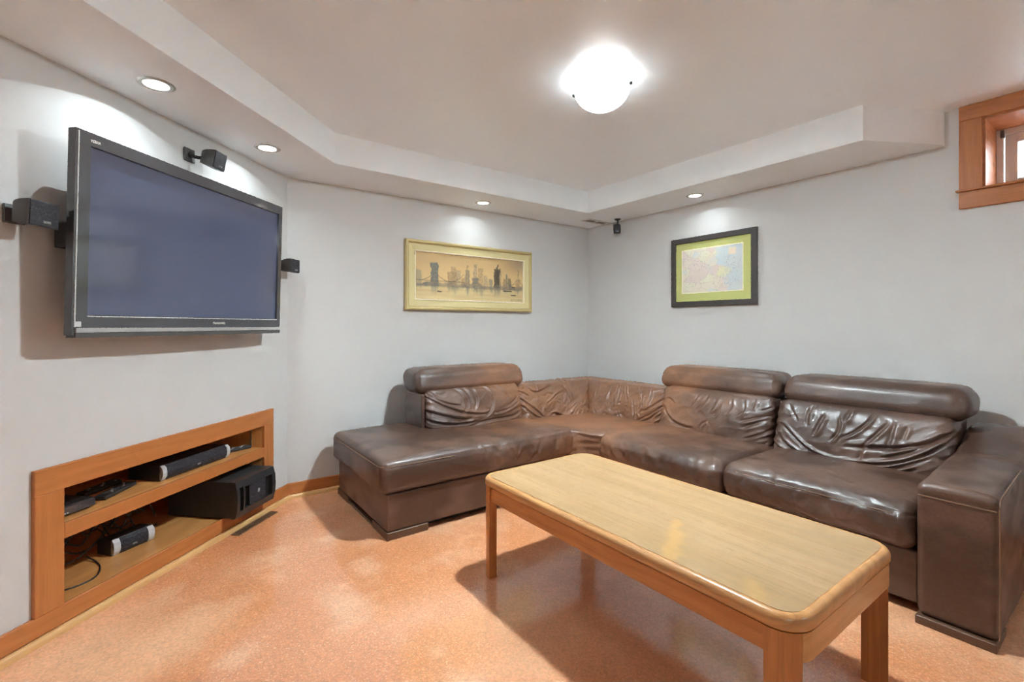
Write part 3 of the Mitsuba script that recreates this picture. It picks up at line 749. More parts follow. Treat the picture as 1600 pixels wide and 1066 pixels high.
# square arm: a slab whose top climbs towards the back
def arm_warp(V, h):
    V = V.copy()
    x = -0.655 - V[:, 1]                                   # world x
    climb = 0.030 * sstep(-1.15, -0.60, x) + 0.095 * sstep(-0.60, -0.22, x)
    t = sstep(0.0, h[2], V[:, 2])
    V[:, 2] += t * climb
    return V


def arm_disp(V, N, h):
    u, w, v = V.T
    top = np.clip(N[:, 2], 0, 1)
    x = -0.655 - w
    d = 0.008 * top * (1 - (u / h[0]) ** 2)
    d += 0.0016 * (ridged(pn(V, 4, (8, 8, 8)), 4, 3) - 0.4)
    d -= 0.0035 * np.exp(-((v - 0.218) / 0.0035) ** 2) * (N[:, 1] > 0.5)
    d += top * 0.004 * np.sin((x + 0.56) * 190 + 4 * np.sin(u * 14)) * np.exp(-((x + 0.60) / 0.05) ** 2)
    return d


leather_part('armrest', 'C', -2.982, -3.222, 0.16, 1.150, 0.032, 0.566, 0.030, 0.009, arm_disp, arm_warp, 'square arm with a padded top')

# visible stitching lines
def pipe(pts, n=60, r=0.0022, smoothc=True):
    p = spline(pts, n) if smoothc else np.array(pts, float)
    part(sofa, 'seam', tube(p, r, 6), 'leather_piping', smooth=True)


pipe([[-1.1525, -3.2225, 0.05], [-1.153, -3.2235, 0.30], [-1.152, -3.2225, 0.52], [-1.143, -3.2225, 0.548], [-1.120, -3.2225, 0.562], [-1.0, -3.2225, 0.570], [-0.7, -3.2225, 0.590]], smoothc=False)

for k_, pts_ in enumerate(([[-2.657, -0.16, 0.418], [-2.658, -0.6, 0.418], [-2.657, -1.005, 0.418], [-2.645, -1.043, 0.418], [-2.610, -1.063, 0.418], [-2.4, -1.066, 0.418], [-2.2, -1.067, 0.418]],
                          [[-1.126, -2.195, 0.414], [-1.141, -2.23, 0.414], [-1.146, -2.4, 0.413], [-1.147, -2.6, 0.413], [-1.146, -2.85, 0.413], [-1.141, -2.93, 0.413]],
                          [[-1.1525, -2.99, 0.517], [-1.1535, -3.10, 0.5165], [-1.1525, -3.215, 0.516]])):
    pipe(pts_, smoothc=False, r=0.0026)

# ------------------------------------------------------------------ coffee table
TX, TY, HX, HY, TH = -2.0134, -2.3320, 0.3607, 0.7254, 0.476
tb = thing('coffee_table', 'long oak coffee table with rounded corners standing on the bare floor before the sofa', 'table')
CR = 0.085


def rr(inset, q=10):
    return sbox(TX - HX + CR, TY - HY + CR, TX + HX - CR, TY + HY - CR).buffer(CR - inset, quad_segs=q)


def loft(profile, closed=True, q=10):
    rings = [np.array(rr(i, q).exterior.coords)[:-1] for i, z in profile]
    n = len(rings[0])
    V = np.vstack([np.c_[r, np.full(n, z)] for r, (i, z) in zip(rings, profile)])
    F = []
    L = len(profile)
    for k in range(L if closed else L - 1):
        a, b = k * n, ((k + 1) % L) * n
        j = np.arange(n); j2 = (j + 1) % n
        F += [np.c_[a + j, a + j2, b + j2], np.c_[a + j, b + j2, b + j]]
    m = trimesh.Trimesh(V, np.vstack(F), process=False); m.fix_normals(); return m


R_ = 0.020
prof = [(0.030, TH - 0.0005)] + [(R_ * (1 - math.sin(t)), TH - R_ * (1 - math.cos(t))) for t in np.linspace(0, math.pi / 2, 8)] + [(0.0, TH - 0.034), (0.006, TH - 0.042), (0.030, TH - 0.042)]
m = loft(prof)
part(tb, 'rim', m, 'wood_rim', uv=grain(m, (0, 1, 0), 1.0), smooth=True, label='solid rounded edge band')
top = prism(rr(0.026), TH - 0.036, TH)
part(tb, 'tabletop', top, 'oak_top', uv=np.asarray(top.vertices)[:, [1, 0]], label='pale lacquered oak veneer top')
corner_in = 0.004
outline = rr(corner_in)
LW, LD = 0.046, 0.090
for sx in (-1, 1):
    for sy in (-1, 1):
        q = sbox(*(sorted([TX + sx * HX, TX + sx * (HX - LW)])[0:1] + sorted([TY + sy * HY, TY + sy * (HY - LD)])[0:1] + sorted([TX + sx * HX, TX + sx * (HX - LW)])[1:] + sorted([TY + sy * HY, TY + sy * (HY - LD)])[1:]))
        lg = prism(outline.intersection(q), 0.0, TH - 0.042)
        lg = unshare(lg)
        part(tb, 'leg', lg, 'wood_leg', uv=grain(lg, (0, 0, 1), 0.7 * sx + 1.9 * sy))
for sx in (-1, 1):
    xa = TX + sx * (HX - 0.012); xb = TX + sx * (HX - 0.032)
    wood_part(tb, 'apron', cbox([xa, TY - HY + LD, TH - 0.112], [xb, TY + HY - LD, TH - 0.042], 0.002), (0, 1, 0), 'wood_leg', sx)
for sy in (-1, 1):
    ya = TY + sy * HY; yb = TY + sy * (HY - 0.030)
    ap = unshare(prism(outline.intersection(sbox(TX - HX + LW + .0004, min(ya, yb), TX + HX - LW - .0004, max(ya, yb))), TH - 0.115, TH - 0.042))
    part(tb, 'apron', ap, 'wood_rim', uv=grain(ap, (1, 0, 0), 3 + sy))

# ------------------------------------------------------------------ television
t = thing('television', 'large black flat-screen television mounted on the angled wall', 'television')
S0, S1, Z0, Z1, OF = 0.286, 1.506, 1.163, 1.941, 0.150
TILT = math.radians(1.6)


def tilt(mesh):
    m = mesh.copy(); v = np.array(m.vertices); v[:, 1] += (v[:, 2] - 1.55) * math.tan(TILT); m.vertices = v; return tv(m)


def tvpart(name, mesh, mat, smooth=False, label=None, parent=t):
    return part(parent, name, tilt(mesh), mat, smooth=smooth, label=label)


def framepoly(a, b):
    return Polygon([(S0 + a, Z0 + a), (S1 - a, Z0 + a), (S1 - a, Z1 - a), (S0 + a, Z1 - a)])


hole = [(S0 + 0.030, Z0 + 0.078), (S1 - 0.056, Z0 + 0.078), (S1 - 0.056, Z1 - 0.050), (S0 + 0.030, Z1 - 0.050)]
fr = upright(Polygon(list(framepoly(0, 0).exterior.coords), [hole]), 0.034); fr.apply_translation([0, OF - 0.034, 0])
tvpart('bezel', fr, 'gloss_black', label='glossy black bezel')
tvpart('housing', cat_([cbox([S0 + 0.060, OF - 0.090, Z0 + 0.050], [S1 - 0.075, OF - 0.0341, Z1 - 0.050], 0.010)]), 'grey_plastic', label='dark grey rear housing')
tvpart('screen', cbox([S0 + 0.0302, OF - 0.022, Z0 + 0.0782], [S1 - 0.0562, OF - 0.012, Z1 - 0.0502], 0), 'screen_glass', label='dark blue-grey reflecting screen')
# bowed chin with a silver bar
def bow(mesh, k):
    v = np.array(mesh.vertices); u = (v[:, 0] - (S0 + S1) / 2) / ((S1 - S0) / 2)
    w = np.clip((v[:, 1] - (OF - 0.02)) / 0.02, 0, 1)
    v[:, 1] += k * (1 - u ** 2) * w; mesh.vertices = v; return mesh


def slab(s0, s1, o0, o1, z0, z1, n=28):
    m = trimesh.creation.extrude_polygon(Polygon([(s, o0) for s in np.linspace(s0, s1, n)] + [(s, o1) for s in np.linspace(s1, s0, n)]), z1 - z0, engine='earcut')
    m.apply_translation([0, 0, z0]); return m


tvpart('silver_bar', bow(slab(S0 + 0.002, S1 - 0.012, OF - 0.02, OF + 0.006, Z0 + 0.010, Z0 + 0.027), 0.018), 'silver', label='brushed silver strip along the bottom')
tvpart('lower_trim', bow(slab(S0 + 0.002, S1 - 0.012, OF - 0.040, OF + 0.004, Z0 - 0.010, Z0 + 0.0098), 0.016), 'charcoal', label='dark lower lip')
tvpart('bevel_strip', cbox([S1 - 0.013, OF - 0.001, Z0 + 0.03], [S1 - 0.008, OF + 0.002, Z1 - 0.006], 0.001), 'silver_paint', label='thin silver line along the left edge')
tvpart('bottom_strip', cbox([S0 + 0.030, OF - 0.001, Z0 + 0.070], [S1 - 0.056, OF + 0.002, Z0 + 0.074], 0.001), 'grey_print', label='thin grey line under the screen')


def letters(text, h, s_right, off, z, depth=0.0008):
    """Lettering on the television wall, read from the room; s_right: where its left end stands."""
    m = meshkit.text_mesh(text, h, depth, bold=True)
    m.apply_transform(np.array([[-1, 0, 0, s_right], [0, 0, 1, off], [0, 1, 0, z], [0, 0, 0, 1.0]]))
    return m


tvpart('lettering', letters('Panasonic', 0.0125, 0.825, OF + 0.0002, Z0 + 0.044), 'white_print', label='white maker lettering')
tvpart('lettering', letters('VIERA', 0.0095, S1 - 0.052, OF + 0.0002, Z1 - 0.034), 'white_print')
tvpart('sticker', cbox([S1 - 0.034, OF, Z0 + 0.032], [S1 - 0.012, OF + 0.001, Z0 + 0.052], 0), 'silver_paint', label='small pale square sticker')
part(t, 'wall_bracket', tv(cbox([0.70, 0.0, 1.38], [1.10, 0.012, 1.72], 0.002)), 'black_satin', label='black wall bracket')
part(t, 'bracket_arm', tv(cbox([0.78, 0.012, 1.48], [1.02, 0.062, 1.62], 0.002)), 'black_satin')
part(t, 'side_clip', tv(cbox([1.42, 0.020, 1.50], [1.475, 0.115, 1.595], 0.003)), 'black_satin', label='black clip behind the left edge')

# ------------------------------------------------------------------ small speakers
def satellite(label, s, z, off, yaw, pitch, w=0.082, h=0.088, d=0.095, plate=None, ceiling=None, roll=0):
    k = thing('satellite_speaker', label, 'speaker')
    # plan outline: flat front, curved tapering back; local x = -s (to the viewer's right), y = depth (back positive), z up
    pts = [(-w / 2, 0), (w / 2, 0)] + [(w / 2 * math.cos(a) ** 0.7 if math.cos(a) > 0 else 0, d * math.sin(a)) for a in np.linspace(0.12, math.pi / 2, 9)[:-1]]
    pts += [(-x, y) for x, y in pts[2:][::-1]]
    body = trimesh.creation.extrude_polygon(Polygon([(p[0], p[1]) for p in pts]), h, engine='earcut')
    body.apply_translation([0, 0, -h / 2])
    v = np.array(body.vertices); v[:, 2] *= 1 - 0.35 * np.clip(v[:, 1] / d, 0, 1) ** 2; body.vertices = v
    gr = cbox([-w / 2 + .002, -0.004, -h / 2 + .002], [w / 2 - .002, 0.0, h / 2 - .002], 0.0015)
    tx = meshkit.text_mesh('BOSE', 0.0075, 0.0008, bold=True)
    tx.apply_transform(np.array([[1, 0, 0, -0.005], [0, 0, -1, -0.004], [0, 1, 0, -h / 2 + 0.014], [0, 0, 0, 1.0]]))
    base = np.array([[-1, 0, 0, 0], [0, -1, 0, 0], [0, 0, 1, 0], [0, 0, 0, 1.0]])       # x -> -s, y(back) -> -off
    M = base.copy()
    Ry = trimesh.transformations.rotation_matrix(yaw, [0, 0, 1]); Rp = trimesh.transformations.rotation_matrix(pitch, [1, 0, 0])
    L = trimesh.transformations.translation_matrix([s, off, z]) @ base @ Ry @ Rp
    out = []
    for nm, mm, mt, lb in (('cabinet', body, 'charcoal', None), ('grille', gr, 'grille', 'black cloth front'), ('lettering', tx, 'silver', 'tiny silver badge')):
        mm = mm.copy(); mm.apply_transform(L); out.append((nm, mm, mt, lb))
    back = (L @ np.array([0, d * 0.95, 0, 1]))[:3]
    return k, out, back


def wall_speaker(label, s, z, off, yaw, pitch, ps, pz, **kw):
    k, out, back = satellite(label, s, z, off, yaw, pitch, **kw)
    for nm, mm, mt, lb in out: part(k, nm, tv(mm), mt, label=lb, smooth=35 if nm == 'cabinet' else False)
    part(k, 'wall_plate', tv(cbox([ps - 0.034, 0.0, pz - 0.034], [ps + 0.034, 0.010, pz + 0.034], 0.003)), 'charcoal', label='square wall plate')
    part(k, 'bracket_arm', tv(cat_([tube(spline([[ps, 0.008, pz], [(ps + back[0]) / 2, 0.03, (pz + back[2]) / 2 - 0.004], [back[0], back[1] + 0.004, back[2]]], 10), 0.009, 10), trimesh.creation.icosphere(subdivisions=2, radius=0.014).apply_translation([ps, 0.018, pz])])), 'black_satin', smooth=40, label='short swivel arm')


wall_speaker('small black satellite speaker on the wall left of the television', 1.590, 1.596, 0.132, 0.12, 0.06, 1.592, 1.600, w=0.106, h=0.090)
wall_speaker('small black satellite speaker on the wall above the television', 0.772, 2.066, 0.135, 0.12, 0.20, 0.828, 2.085, w=0.092, h=0.088)
wall_speaker('small black satellite speaker at the right edge of the television', 0.082, 1.600, 0.110, 0.0, 0.0, 0.16, 1.60, w=0.100, h=0.088)

# the one hanging from the soffit in the corner
k = thing('satellite_speaker', 'small black satellite speaker hanging from the soffit in the room corner', 'speaker')
SX, SY = -0.085, -0.480
yaw = math.atan2(-1, -1) + 0.35
bd = cbox([-0.034, -0.030, -0.042], [0.034, 0.034, 0.042], 0.006)
M = trimesh.transformations.rotation_matrix(0.62, [0, 0, 1]); M2 = trimesh.transformations.rotation_matrix(-0.05, [0, 1, 0])
bd.apply_transform(M @ M2); bd.apply_translation([SX - 0.006, SY, 2.130]); part(k, 'cabinet', bd, 'black_satin')
gr = cbox([-0.038, -0.028, -0.038], [-0.034, 0.030, 0.038], 0.001); gr.apply_transform(M @ M2); gr.apply_translation([SX - 0.006, SY, 2.130]); part(k, 'grille', gr, 'grille')
tx = meshkit.text_mesh('BOSE', 0.007, 0.0008, bold=True); tx.apply_transform(np.array([[0, 0, -1, -0.0382], [-1, 0, 0, 0.006], [0, 1, 0, -0.030], [0, 0, 0, 1.0]])); tx.apply_transform(M @ M2); tx.apply_translation([SX - 0.006, SY, 2.130])
part(k, 'lettering', tx, 'silver', label='tiny silver badge')
st = lathe([(0, ZS), (0.030, ZS), (0.030, ZS - 0.006), (0.010, ZS - 0.012), (0.008, ZS - 0.040), (0.012, ZS - 0.050), (0.012, ZS - 0.058), (0.0, ZS - 0.058)], 24); st.apply_translation([SX, SY, 0]); st.fix_normals()
part(k, 'ceiling_mount', st, 'black_satin', smooth=30, label='round ceiling mount')

# ------------------------------------------------------------------ pictures
def frame_ring(x0, x1, z0, z1, prof):
    """A moulding swept round a rectangle with mitred corners: profile of (inset, height off the wall)."""
    V, n = [], len(prof)
    for cx, cz, sx, sz in ((x0, z0, 1, 1), (x1, z0, -1, 1), (x1, z1, -1, -1), (x0, z1, 1, -1)):
        V += [[cx + sx * a, -b, cz + sz * a] for a, b in prof]
    F = []
    for c in range(4):
        for j in range(n):
            a, b = c * n + j, c * n + (j + 1) % n; d, e = ((c + 1) % 4) * n + j, ((c + 1) % 4) * n + (j + 1) % n
            F += [[a, b, e], [a, e, d]]
    m = trimesh.Trimesh(np.array(V, float), np.array(F), process=False); m.fix_normals(); return m


t = thing('framed_painting', 'wide gold-framed painting of a harbour city skyline on the back wall', 'painting')
PX0, PX1, PZ0, PZ1 = -2.066, -0.788, 1.326, 1.894
part(t, 'outer_frame', frame_ring(PX0, PX1, PZ0, PZ1, [(0, 0.002), (0, 0.036), (0.006, 0.042), (0.018, 0.042), (0.026, 0.034), (0.030, 0.020), (0.030, 0.002)]), 'frame_edge', label='darker gold outer moulding')
part(t, 'liner', frame_ring(PX0 + .030, PX1 - .030, PZ0 + .030, PZ1 - .030, [(0, 0.002), (0, 0.028), (0.052, 0.020), (0.052, 0.002)]), 'frame_gold', label='wide pale gold liner')
part(t, 'inner_lip', frame_ring(PX0 + .082, PX1 - .082, PZ0 + .082, PZ1 - .082, [(0, 0.002), (0, 0.026), (0.010, 0.024), (0.010, 0.002)]), 'frame_cream', label='cream inner lip')
q = 0.092


def sheet(x0, x1, z0, z1, y):
    v = np.array([[x0, y, z0], [x1, y, z0], [x1, y, z1], [x0, y, z1], [x0, -0.002, z0], [x1, -0.002, z0], [x1, -0.002, z1], [x0, -0.002, z1]])
    f = np.array([[0, 1, 2], [0, 2, 3], [5, 4, 7], [5, 7, 6], [4, 0, 3], [4, 3, 7], [1, 5, 6], [1, 6, 2], [3, 2, 6], [3, 6, 7], [4, 5, 1], [4, 1, 0]])
    uv = np.array([[0, 0], [1, 0], [1, 1], [0, 1]] * 2, float)
    return trimesh.Trimesh(v, f, process=False), uv


m, uv = sheet(PX0 + q, PX1 - q, PZ0 + q, PZ1 - q, -0.012)
part(t, 'canvas', m, 'painting_canvas', uv=uv, label='skyline in browns and slate with bridge towers')

t = thing('framed_map', 'map with green mat in a black frame on the right wall', 'picture')
MY0, MY1, MZ0, MZ1 = -1.034, -1.780, 1.3596, 1.9444
RM = np.array([[0, 1, 0, 0], [-1, 0, 0, 0], [0, 0, 1, 0], [0, 0, 0, 1.0]])      # back-wall picture (x, y, z) -> right wall: x -> -y, y -> x


def onright(m):
    m = m.copy(); m.apply_transform(RM); return m


A0, A1 = -MY0, -MY1
part(t, 'frame', onright(frame_ring(A0, A1, MZ0, MZ1, [(0, 0.001), (0, 0.022), (0.003, 0.025), (0.041, 0.025), (0.044, 0.022), (0.044, 0.001)])), 'frame_black', label='flat black frame')
m, uv = sheet(A0 + .044, A1 - .044, MZ0 + .044, MZ1 - .044, -0.010)
part(t, 'mat', onright(m), 'mat_green', label='lime green mat')
m, uv = sheet(A0 + .098, A1 - .106, MZ0 + .110, MZ1 - .100, -0.0115)
part(t, 'inner_mat', onright(m), 'mat_cream', label='narrow cream inner mat')
m, uv = sheet(A0 + .106, A1 - .114, MZ0 + .118, MZ1 - .108, -0.0125)
part(t, 'map_sheet', onright(m), 'map_print', uv=uv, label='pale printed map with blue water')

# ------------------------------------------------------------------ recessed media shelf
t = thing('media_shelf', 'recessed wooden media shelf built into the wall below the television', 'shelf')
ow = dict(onwall=True)
wood_part(t, 'top_rail', cbox([0.17, 0.0, 0.560], [1.536, 0.018, 0.656], 0.002), (1, 0, 0), off=1.0, **ow)
wood_part(t, 'stile', cbox([1.434, 0.0, 0.106], [1.536, 0.018, 0.560], 0.002), (0, 0, 1), off=2.0, **ow)
wood_part(t, 'stile', cbox([0.17, 0.0, 0.106], [0.262, 0.018, 0.560], 0.002), (0, 0, 1), off=3.3, **ow)
wood_part(t, 'shelf_board', cbox([N_S0, -N_D, 0.398], [N_S1, -0.0, 0.420], 0.001), (1, 0, 0), 'wood_shelf', off=4.0, **ow)
wood_part(t, 'shelf_edge', cbox([N_S0, 0.0, 0.362], [N_S1, 0.018, 0.4215], 0.002), (1, 0, 0), off=5.0, **ow)
wood_part(t, 'bottom_board', cbox([N_S0 - .02, -N_D, 0.078], [N_S1 + .02, 0.0, 0.100], 0), (1, 0, 0), 'wood_shelf', off=6.0, **ow)
wood_part(t, 'side_panel', cbox([N_S1, -N_D, 0.100], [N_S1 + .018, 0.0, 0.560], 0), (0, 0, 1), 'wood_shelf', off=7.0, **ow)
wood_part(t, 'side_panel', cbox([N_S0 - .018, -N_D, 0.100], [N_S0, 0.0, 0.560], 0), (0, 0, 1), 'wood_shelf', off=8.0, **ow)
wood_part(t, 'back_panel', cbox([N_S0 - .02, -N_D - .02, 0.078], [N_S1 + .02, -N_D, 0.580], 0), (1, 0, 0), 'wood_dark', off=9.0, **ow)
wood_part(t, 'top_panel', cbox([N_S0 - .02, -N_D, 0.560], [N_S1 + .02, 0.0, 0.578], 0), (1, 0, 0), 'wood_shelf', off=10.0, **ow)
for o in (-0.075, -0.52):
    part(t, 'shelf_standard', tv(cat_([cbox([N_S0, o - 0.008, 0.104], [N_S0 + 0.005, o + 0.008, 0.396], 0.001), cbox([N_S0, o - 0.008, 0.424], [N_S0 + 0.005, o + 0.008, 0.556], 0.001)])), 'brass', label='brass shelf standard')


def oncab(parent, name, mesh, mat, **k):
    return part(parent, name, tv(mesh), mat, **k)


def flat_letters(text, h, s, off, z):
    return letters(text, h, s, off, z)


# long speaker with silver ends, upper shelf
def bar_speaker(label, sc, oc, z, W, Hh, D, rot, cap):
    k = thing('bar_speaker', label, 'speaker')
    prof = [(0, 0), (D, 0.0), (D + 0.010, Hh * 0.25), (D + 0.012, Hh * 0.5), (D + 0.008, Hh * 0.8), (D - 0.004, Hh), (D * 0.45, Hh * 0.96), (0, Hh * 0.86)]
    def ex(s0, s1, grow=0.0):
        P = Polygon(prof).buffer(grow, join_style=2) if grow else Polygon(prof)
        m = trimesh.creation.extrude_polygon(P, s1 - s0, engine='earcut')
        m.apply_transform(np.array([[0, 0, 1, s0], [1, 0, 0, -D], [0, 1, 0, 0], [0, 0, 0, 1.0]])); return m
    L = trimesh.transformations.translation_matrix([sc, oc, z]) @ trimesh.transformations.rotation_matrix(rot, [0, 0, 1])
    def pl(m): m = m.copy(); m.apply_transform(L); return tv(m)
    part(k, 'cabinet', pl(ex(-W / 2, W / 2)), 'black_plastic')
    g = trimesh.creation.extrude_polygon(Polygon([(D + 0.002, 0.004), (D + 0.0125, Hh * 0.25), (D + 0.0145, Hh * 0.5), (D + 0.0105, Hh * 0.8), (D + 0.0, Hh - 0.002), (D - 0.004, Hh - 0.004), (D - 0.004, 0.004)]), W - 2 * cap, engine='earcut')
    g.apply_transform(np.array([[0, 0, 1, -W / 2 + cap], [1, 0, 0, -D], [0, 1, 0, 0], [0, 0, 0, 1.0]])); part(k, 'grille', pl(g), 'grille', label='black cloth front')
    for s0 in (-W / 2 - 0.001, W / 2 - cap):
        e = trimesh.creation.extrude_polygon(Polygon([(D + 0.002, 0.002), (D + 0.0130, Hh * 0.25), (D + 0.0150, Hh * 0.5), (D + 0.0110, Hh * 0.8), (D - 0.002, Hh - 0.001), (D - 0.006, Hh - 0.003), (D - 0.006, 0.002)]), cap, engine='earcut')
        e.apply_transform(np.array([[0, 0, 1, s0], [1, 0, 0, -D], [0, 1, 0, 0], [0, 0, 0, 1.0]])); part(k, 'end_cap', pl(e), 'silver_paint', label='silver end cap')
    tx = meshkit.text_mesh('BOSE', 0.0062, 0.0008, bold=True)
    tx.apply_transform(np.array([[-1, 0, 0, 0.012], [0, 0, 1, 0.0148], [0, 1, 0, Hh * 0.30], [0, 0, 0, 1.0]])); part(k, 'lettering', pl(tx), 'grey_print', label='tiny grey badge')
    return k


bar_speaker('long black bar speaker with silver ends on the upper board of the media shelf', 0.712, -0.055, 0.4216, 0.450, 0.076, 0.19, 0.0, 0.024)
bar_speaker('short black bar speaker with silver ends on the bottom board of the media shelf', 0.975, -0.172, 0.1004, 0.190, 0.077, 0.10, -0.14, 0.030)

# set-top box, mostly behind the left stile
k = thing('set_top_box', 'flat black set-top box at the left end of the upper media shelf board', 'set-top box')
b = cbox([1.262, -0.215, 0.4255], [1.432, -0.045, 0.464], 0.006); oncab(k, 'case', b, 'black_plastic')
oncab(k, 'front_panel', cbox([1.266, -0.0455, 0.430], [1.430, -0.043, 0.460], 0.001), 'gloss_black', label='glossy front panel')
oncab(k, 'foot', cat_([cbox([1.275, -0.20, 0.4215], [1.295, -0.06, 0.4262], 0), cbox([1.40, -0.20, 0.4215], [1.42, -0.06, 0.4262], 0)]), 'black_satin')
oncab(k, 'indicator', cat_([cbox([1.372 + i * 0.012, -0.0432, 0.435], [1.378 + i * 0.012, -0.0422, 0.4385], 0) for i in range(4)]), 'white_print', label='row of tiny white marks')
oncab(k, 'button', cyl([1.330, -0.044, 0.447], [1.330, -0.041, 0.447], 0.006, 16), 'charcoal', label='round button')

# remote controls
def remote(label, s, off, z, rot, L=0.19, W=0.05, H=0.020, mat='black_plastic', face='charcoal', seed=0, tiltx=0.0):
    k = thing('remote_control', label, 'remote control')
    V, N, F = rbox((L / 2, W / 2, H / 2), 0.007, 0.02, 3)
    V[:, 1] *= 1 - 0.10 * (V[:, 0] / (L / 2))
    M = trimesh.transformations.translation_matrix([s, off, z + H / 2]) @ trimesh.transformations.rotation_matrix(rot, [0, 0, 1]) @ trimesh.transformations.rotation_matrix(tiltx, [0, 1, 0])
    b = trimesh.Trimesh(V, F, process=False); b.apply_transform(M); part(k, 'case', tv(b), mat, smooth=True)
    for i in range(8):
        for j in range(3):
            q = cbox([-L * 0.40 + i * L * 0.098, -0.017 + j * 0.0125, H / 2 - 0.001], [-L * 0.40 + i * L * 0.098 + 0.010, -0.017 + j * 0.0125 + 0.009, H / 2 + 0.0016], 0.001)
            q.apply_transform(M); part(k, 'button', tv(q), 'grey_print' if (i * 3 + j + seed) % 4 == 0 else face)
    return k


remote('black remote control lying nearest the set-top box on the upper media shelf board', 1.105, -0.125, 0.4206, 0.30, 0.21, 0.055)
remote('black remote control lying behind another one on the upper media shelf board', 1.085, -0.235, 0.4206, 0.15, 0.20, 0.052, seed=2)
remote('slim silver-black remote control at the right end of the upper media shelf board', 0.345, -0.105, 0.4206, -0.35, 0.15, 0.046, 0.018, 'black_plastic', 'grey_plastic', 1)

# subwoofer jutting out of the lower compartment
k = thing('subwoofer', 'large black subwoofer box jutting out of the lower media shelf compartment', 'subwoofer')
B0, B1, BZ0, BZ1, BF = 0.285, 0.615, 0.1055, 0.318, 0.070
oncab(k, 'cabinet', cbox([B0 + .004, -0.34, BZ0 + .003], [B1 - .004, BF, BZ1 - .002], 0.004), 'black_satin')
fp = [(BF, BZ0), (BF + 0.026, BZ0 + 0.004), (BF + 0.040, BZ0 + 0.05), (BF + 0.044, (BZ0 + BZ1) / 2), (BF + 0.040, BZ1 - 0.05), (BF + 0.026, BZ1 - 0.004), (BF, BZ1)]
fm = trimesh.creation.extrude_polygon(Polygon(fp), B1 - B0, engine='earcut'); fm.apply_transform(np.array([[0, 0, 1, B0], [1, 0, 0, 0], [0, 1, 0, 0], [0, 0, 0, 1.0]])); fm.fix_normals()
cut = [cbox([B0 + 0.030, BF + 0.012, BZ0 + 0.045], [B0 + 0.085, BF + 0.06, BZ1 - 0.045], 0), cbox([B1 - 0.105, BF + 0.012, BZ0 + 0.045], [B1 - 0.060, BF + 0.06, BZ1 - 0.045], 0), cbox([B1 - 0.050, BF + 0.012, BZ0 + 0.04], [B1 - 0.022, BF + 0.06, BZ1 - 0.04], 0), cbox([B0 + 0.03, BF + 0.034, BZ0 + 0.045], [B1 - 0.06, BF + 0.06, BZ1 - 0.045], 0)]
fm = trimesh.boolean.difference([fm] + cut, engine='manifold')
oncab(k, 'front_frame', fm, 'black_plastic', label='curved black front frame')
for lo, hi in (([B0 + .030, BF + .0121, BZ0 + .045], [B0 + .085, BF + .014, BZ1 - .045]), ([B1 - .105, BF + .0121, BZ0 + .045], [B1 - .06, BF + .014, BZ1 - .045]), ([B1 - .05, BF + .0121, BZ0 + .04], [B1 - .022, BF + .014, BZ1 - .04])):
    oncab(k, 'port', cbox(lo, hi, 0), 'black_void', label='dark port')
oncab(k, 'front_panel', cbox([B0 + .086, BF + .030, BZ0 + .046], [B1 - .106, BF + .036, BZ1 - .046], 0.001), 'grille', label='cloth front panel')
em = letters('B', 0.020, 0.440, BF + 0.0361, 0.205)
oncab(k, 'emblem', em, 'grey_print', label='small upright grey emblem')

# cables behind the short bar speaker
rng = np.random.default_rng(5)
CP = [[[1.425, -0.20, 0.125], [1.36, -0.10, 0.104], [1.25, -0.07, 0.1035], [1.18, -0.12, 0.1035], [1.13, -0.20, 0.104], [1.12, -0.27, 0.12]],
      [[1.42, -0.30, 0.20], [1.33, -0.24, 0.23], [1.24, -0.20, 0.16], [1.16, -0.22, 0.21], [1.05, -0.28, 0.22], [0.98, -0.33, 0.14]],
      [[1.40, -0.33, 0.16], [1.30, -0.22, 0.14], [1.22, -0.26, 0.22], [1.12, -0.30, 0.17], [1.00, -0.32, 0.24], [0.92, -0.30, 0.16], [0.80, -0.26, 0.105], [0.72, -0.30, 0.105]],
      [[1.38, -0.26, 0.26], [1.26, -0.30, 0.24], [1.20, -0.17, 0.18], [1.10, -0.23, 0.13], [0.99, -0.27, 0.19], [0.90, -0.31, 0.23], [0.84, -0.22, 0.12], [0.76, -0.20, 0.105]],
      [[1.36, -0.28, 0.11], [1.28, -0.19, 0.12], [1.21, -0.23, 0.19], [1.14, -0.18, 0.24], [1.02, -0.24, 0.24], [0.94, -0.26, 0.13], [0.85, -0.30, 0.20], [0.70, -0.33, 0.14]],
      [[1.41, -0.25, 0.17], [1.34, -0.18, 0.18], [1.29, -0.25, 0.25], [1.22, -0.29, 0.13], [1.08, -0.20, 0.16], [0.98, -0.30, 0.22], [0.88, -0.33, 0.28], [0.74, -0.35, 0.22]]]
for j in range(5):
    s_ = np.linspace(1.40, 0.78 - 0.03 * j, 8)
    CP.append([[a_, -0.36 - 0.10 * rng.random(), 0.12 + 0.16 * rng.random()] for a_ in s_])
tang = []
for i, c in enumerate(CP):
    c = np.array(c)
    if i: c[:, 1] = np.minimum(c[:, 1], -0.30 + 0.03 * np.sin(i * 2.1 + 3 * c[:, 0]))
    c[:, 2] = np.maximum(c[:, 2], 0.1035)
    q = spline(c, 70); q[:, 2] = np.maximum(q[:, 2], 0.1034); q[:, 1] = np.clip(q[:, 1], -0.56, -0.02)
    m = tv(tube(q, 0.0032, 7))
    if i == 0:
        whole(thing('cable', 'thin black cable looping alone over the front of the bottom media shelf board', 'cable'), m, 'black_plastic', smooth=True)
    else:
        tang.append(m)
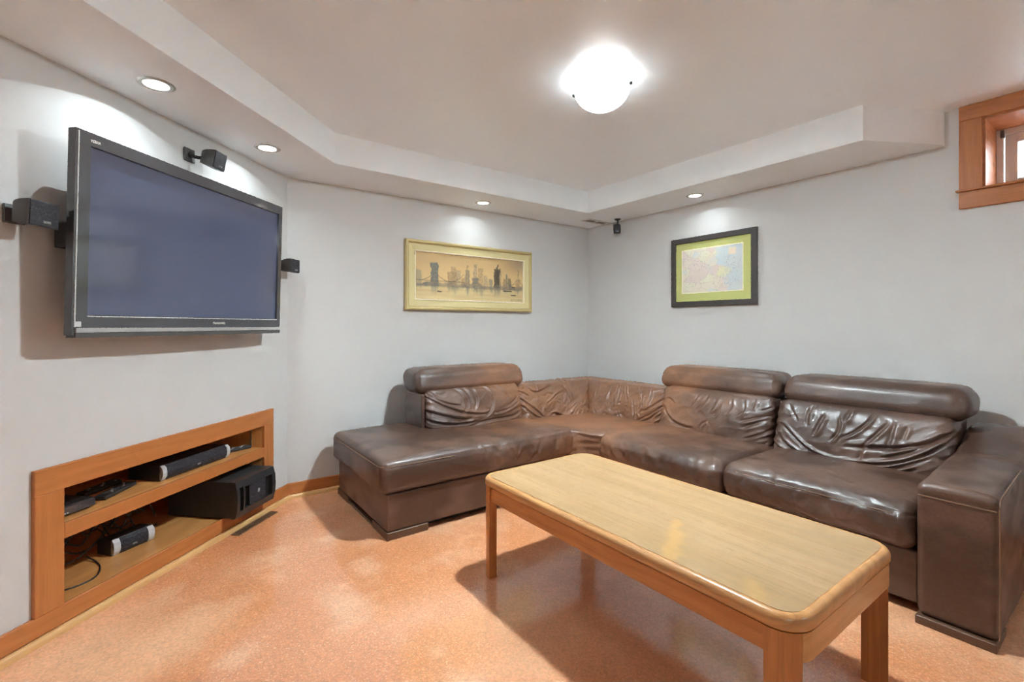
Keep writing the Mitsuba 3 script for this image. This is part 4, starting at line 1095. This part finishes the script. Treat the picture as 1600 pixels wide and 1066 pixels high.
whole(thing('cable_tangle', 'tangle of thin black cables behind the short bar speaker on the bottom media shelf board', 'cables', kind='stuff'), cat_(tang), 'black_plastic', smooth=True)

# ------------------------------------------------------------------ vents
t = thing('floor_vent', 'narrow brown metal floor vent beside the baseboard below the subwoofer', 'vent')
oncab(t, 'frame', cat_([cbox([0.225, 0.034, 0], [0.575, 0.042, 0.004], .001), cbox([0.225, 0.080, 0], [0.575, 0.088, 0.004], .001), cbox([0.225, 0.042, 0], [0.235, 0.080, 0.004], .001), cbox([0.565, 0.042, 0], [0.575, 0.080, 0.004], .001)]), 'vent_brown')
oncab(t, 'recess', cbox([0.235, 0.042, 0.0], [0.565, 0.080, 0.0008], 0), 'black_void', label='dark opening')
for i in range(16):
    s = 0.243 + i * 0.0205
    oncab(t, 'louver', cbox([s, 0.042, 0.0008], [s + 0.011, 0.080, 0.0032], 0), 'vent_brown')
t = thing('soffit_vent', 'white two-panel air vent set in the soffit near the room corner', 'vent')
VX, VY, VA = -0.176, -0.282, math.radians(0)
VL, VW = 0.31, 0.11


def vplace(m):
    m = m.copy(); m.apply_transform(trimesh.transformations.rotation_matrix(math.radians(0), [0, 0, 1])); m.apply_translation([VX, VY, ZS]); return m


part(t, 'frame', vplace(cat_([cbox([-VL / 2, -VW / 2, -.006], [VL / 2, -VW / 2 + .022, 0], .001), cbox([-VL / 2, VW / 2 - .022, -.006], [VL / 2, VW / 2, 0], .001), cbox([-VL / 2, -VW / 2, -.006], [-VL / 2 + .026, VW / 2, 0], .001), cbox([VL / 2 - .026, -VW / 2, -.006], [VL / 2, VW / 2, 0], .001), cbox([-.010, -VW / 2, -.006], [.010, VW / 2, 0], .001)])), 'grille_white')
part(t, 'recess', vplace(cbox([-VL / 2 + .026, -VW / 2 + .022, -.0012], [VL / 2 - .026, VW / 2 - .022, 0], 0)), 'vent_dark', label='dark grey opening')
for i in range(24):
    xx = -VL / 2 + .028 + i * 0.0106
    if abs(xx + .001) > 0.013:
        part(t, 'louver', vplace(cbox([xx, -VW / 2 + .022, -.0045], [xx + .0028, VW / 2 - .022, -.0012], 0)), 'vent_dark')
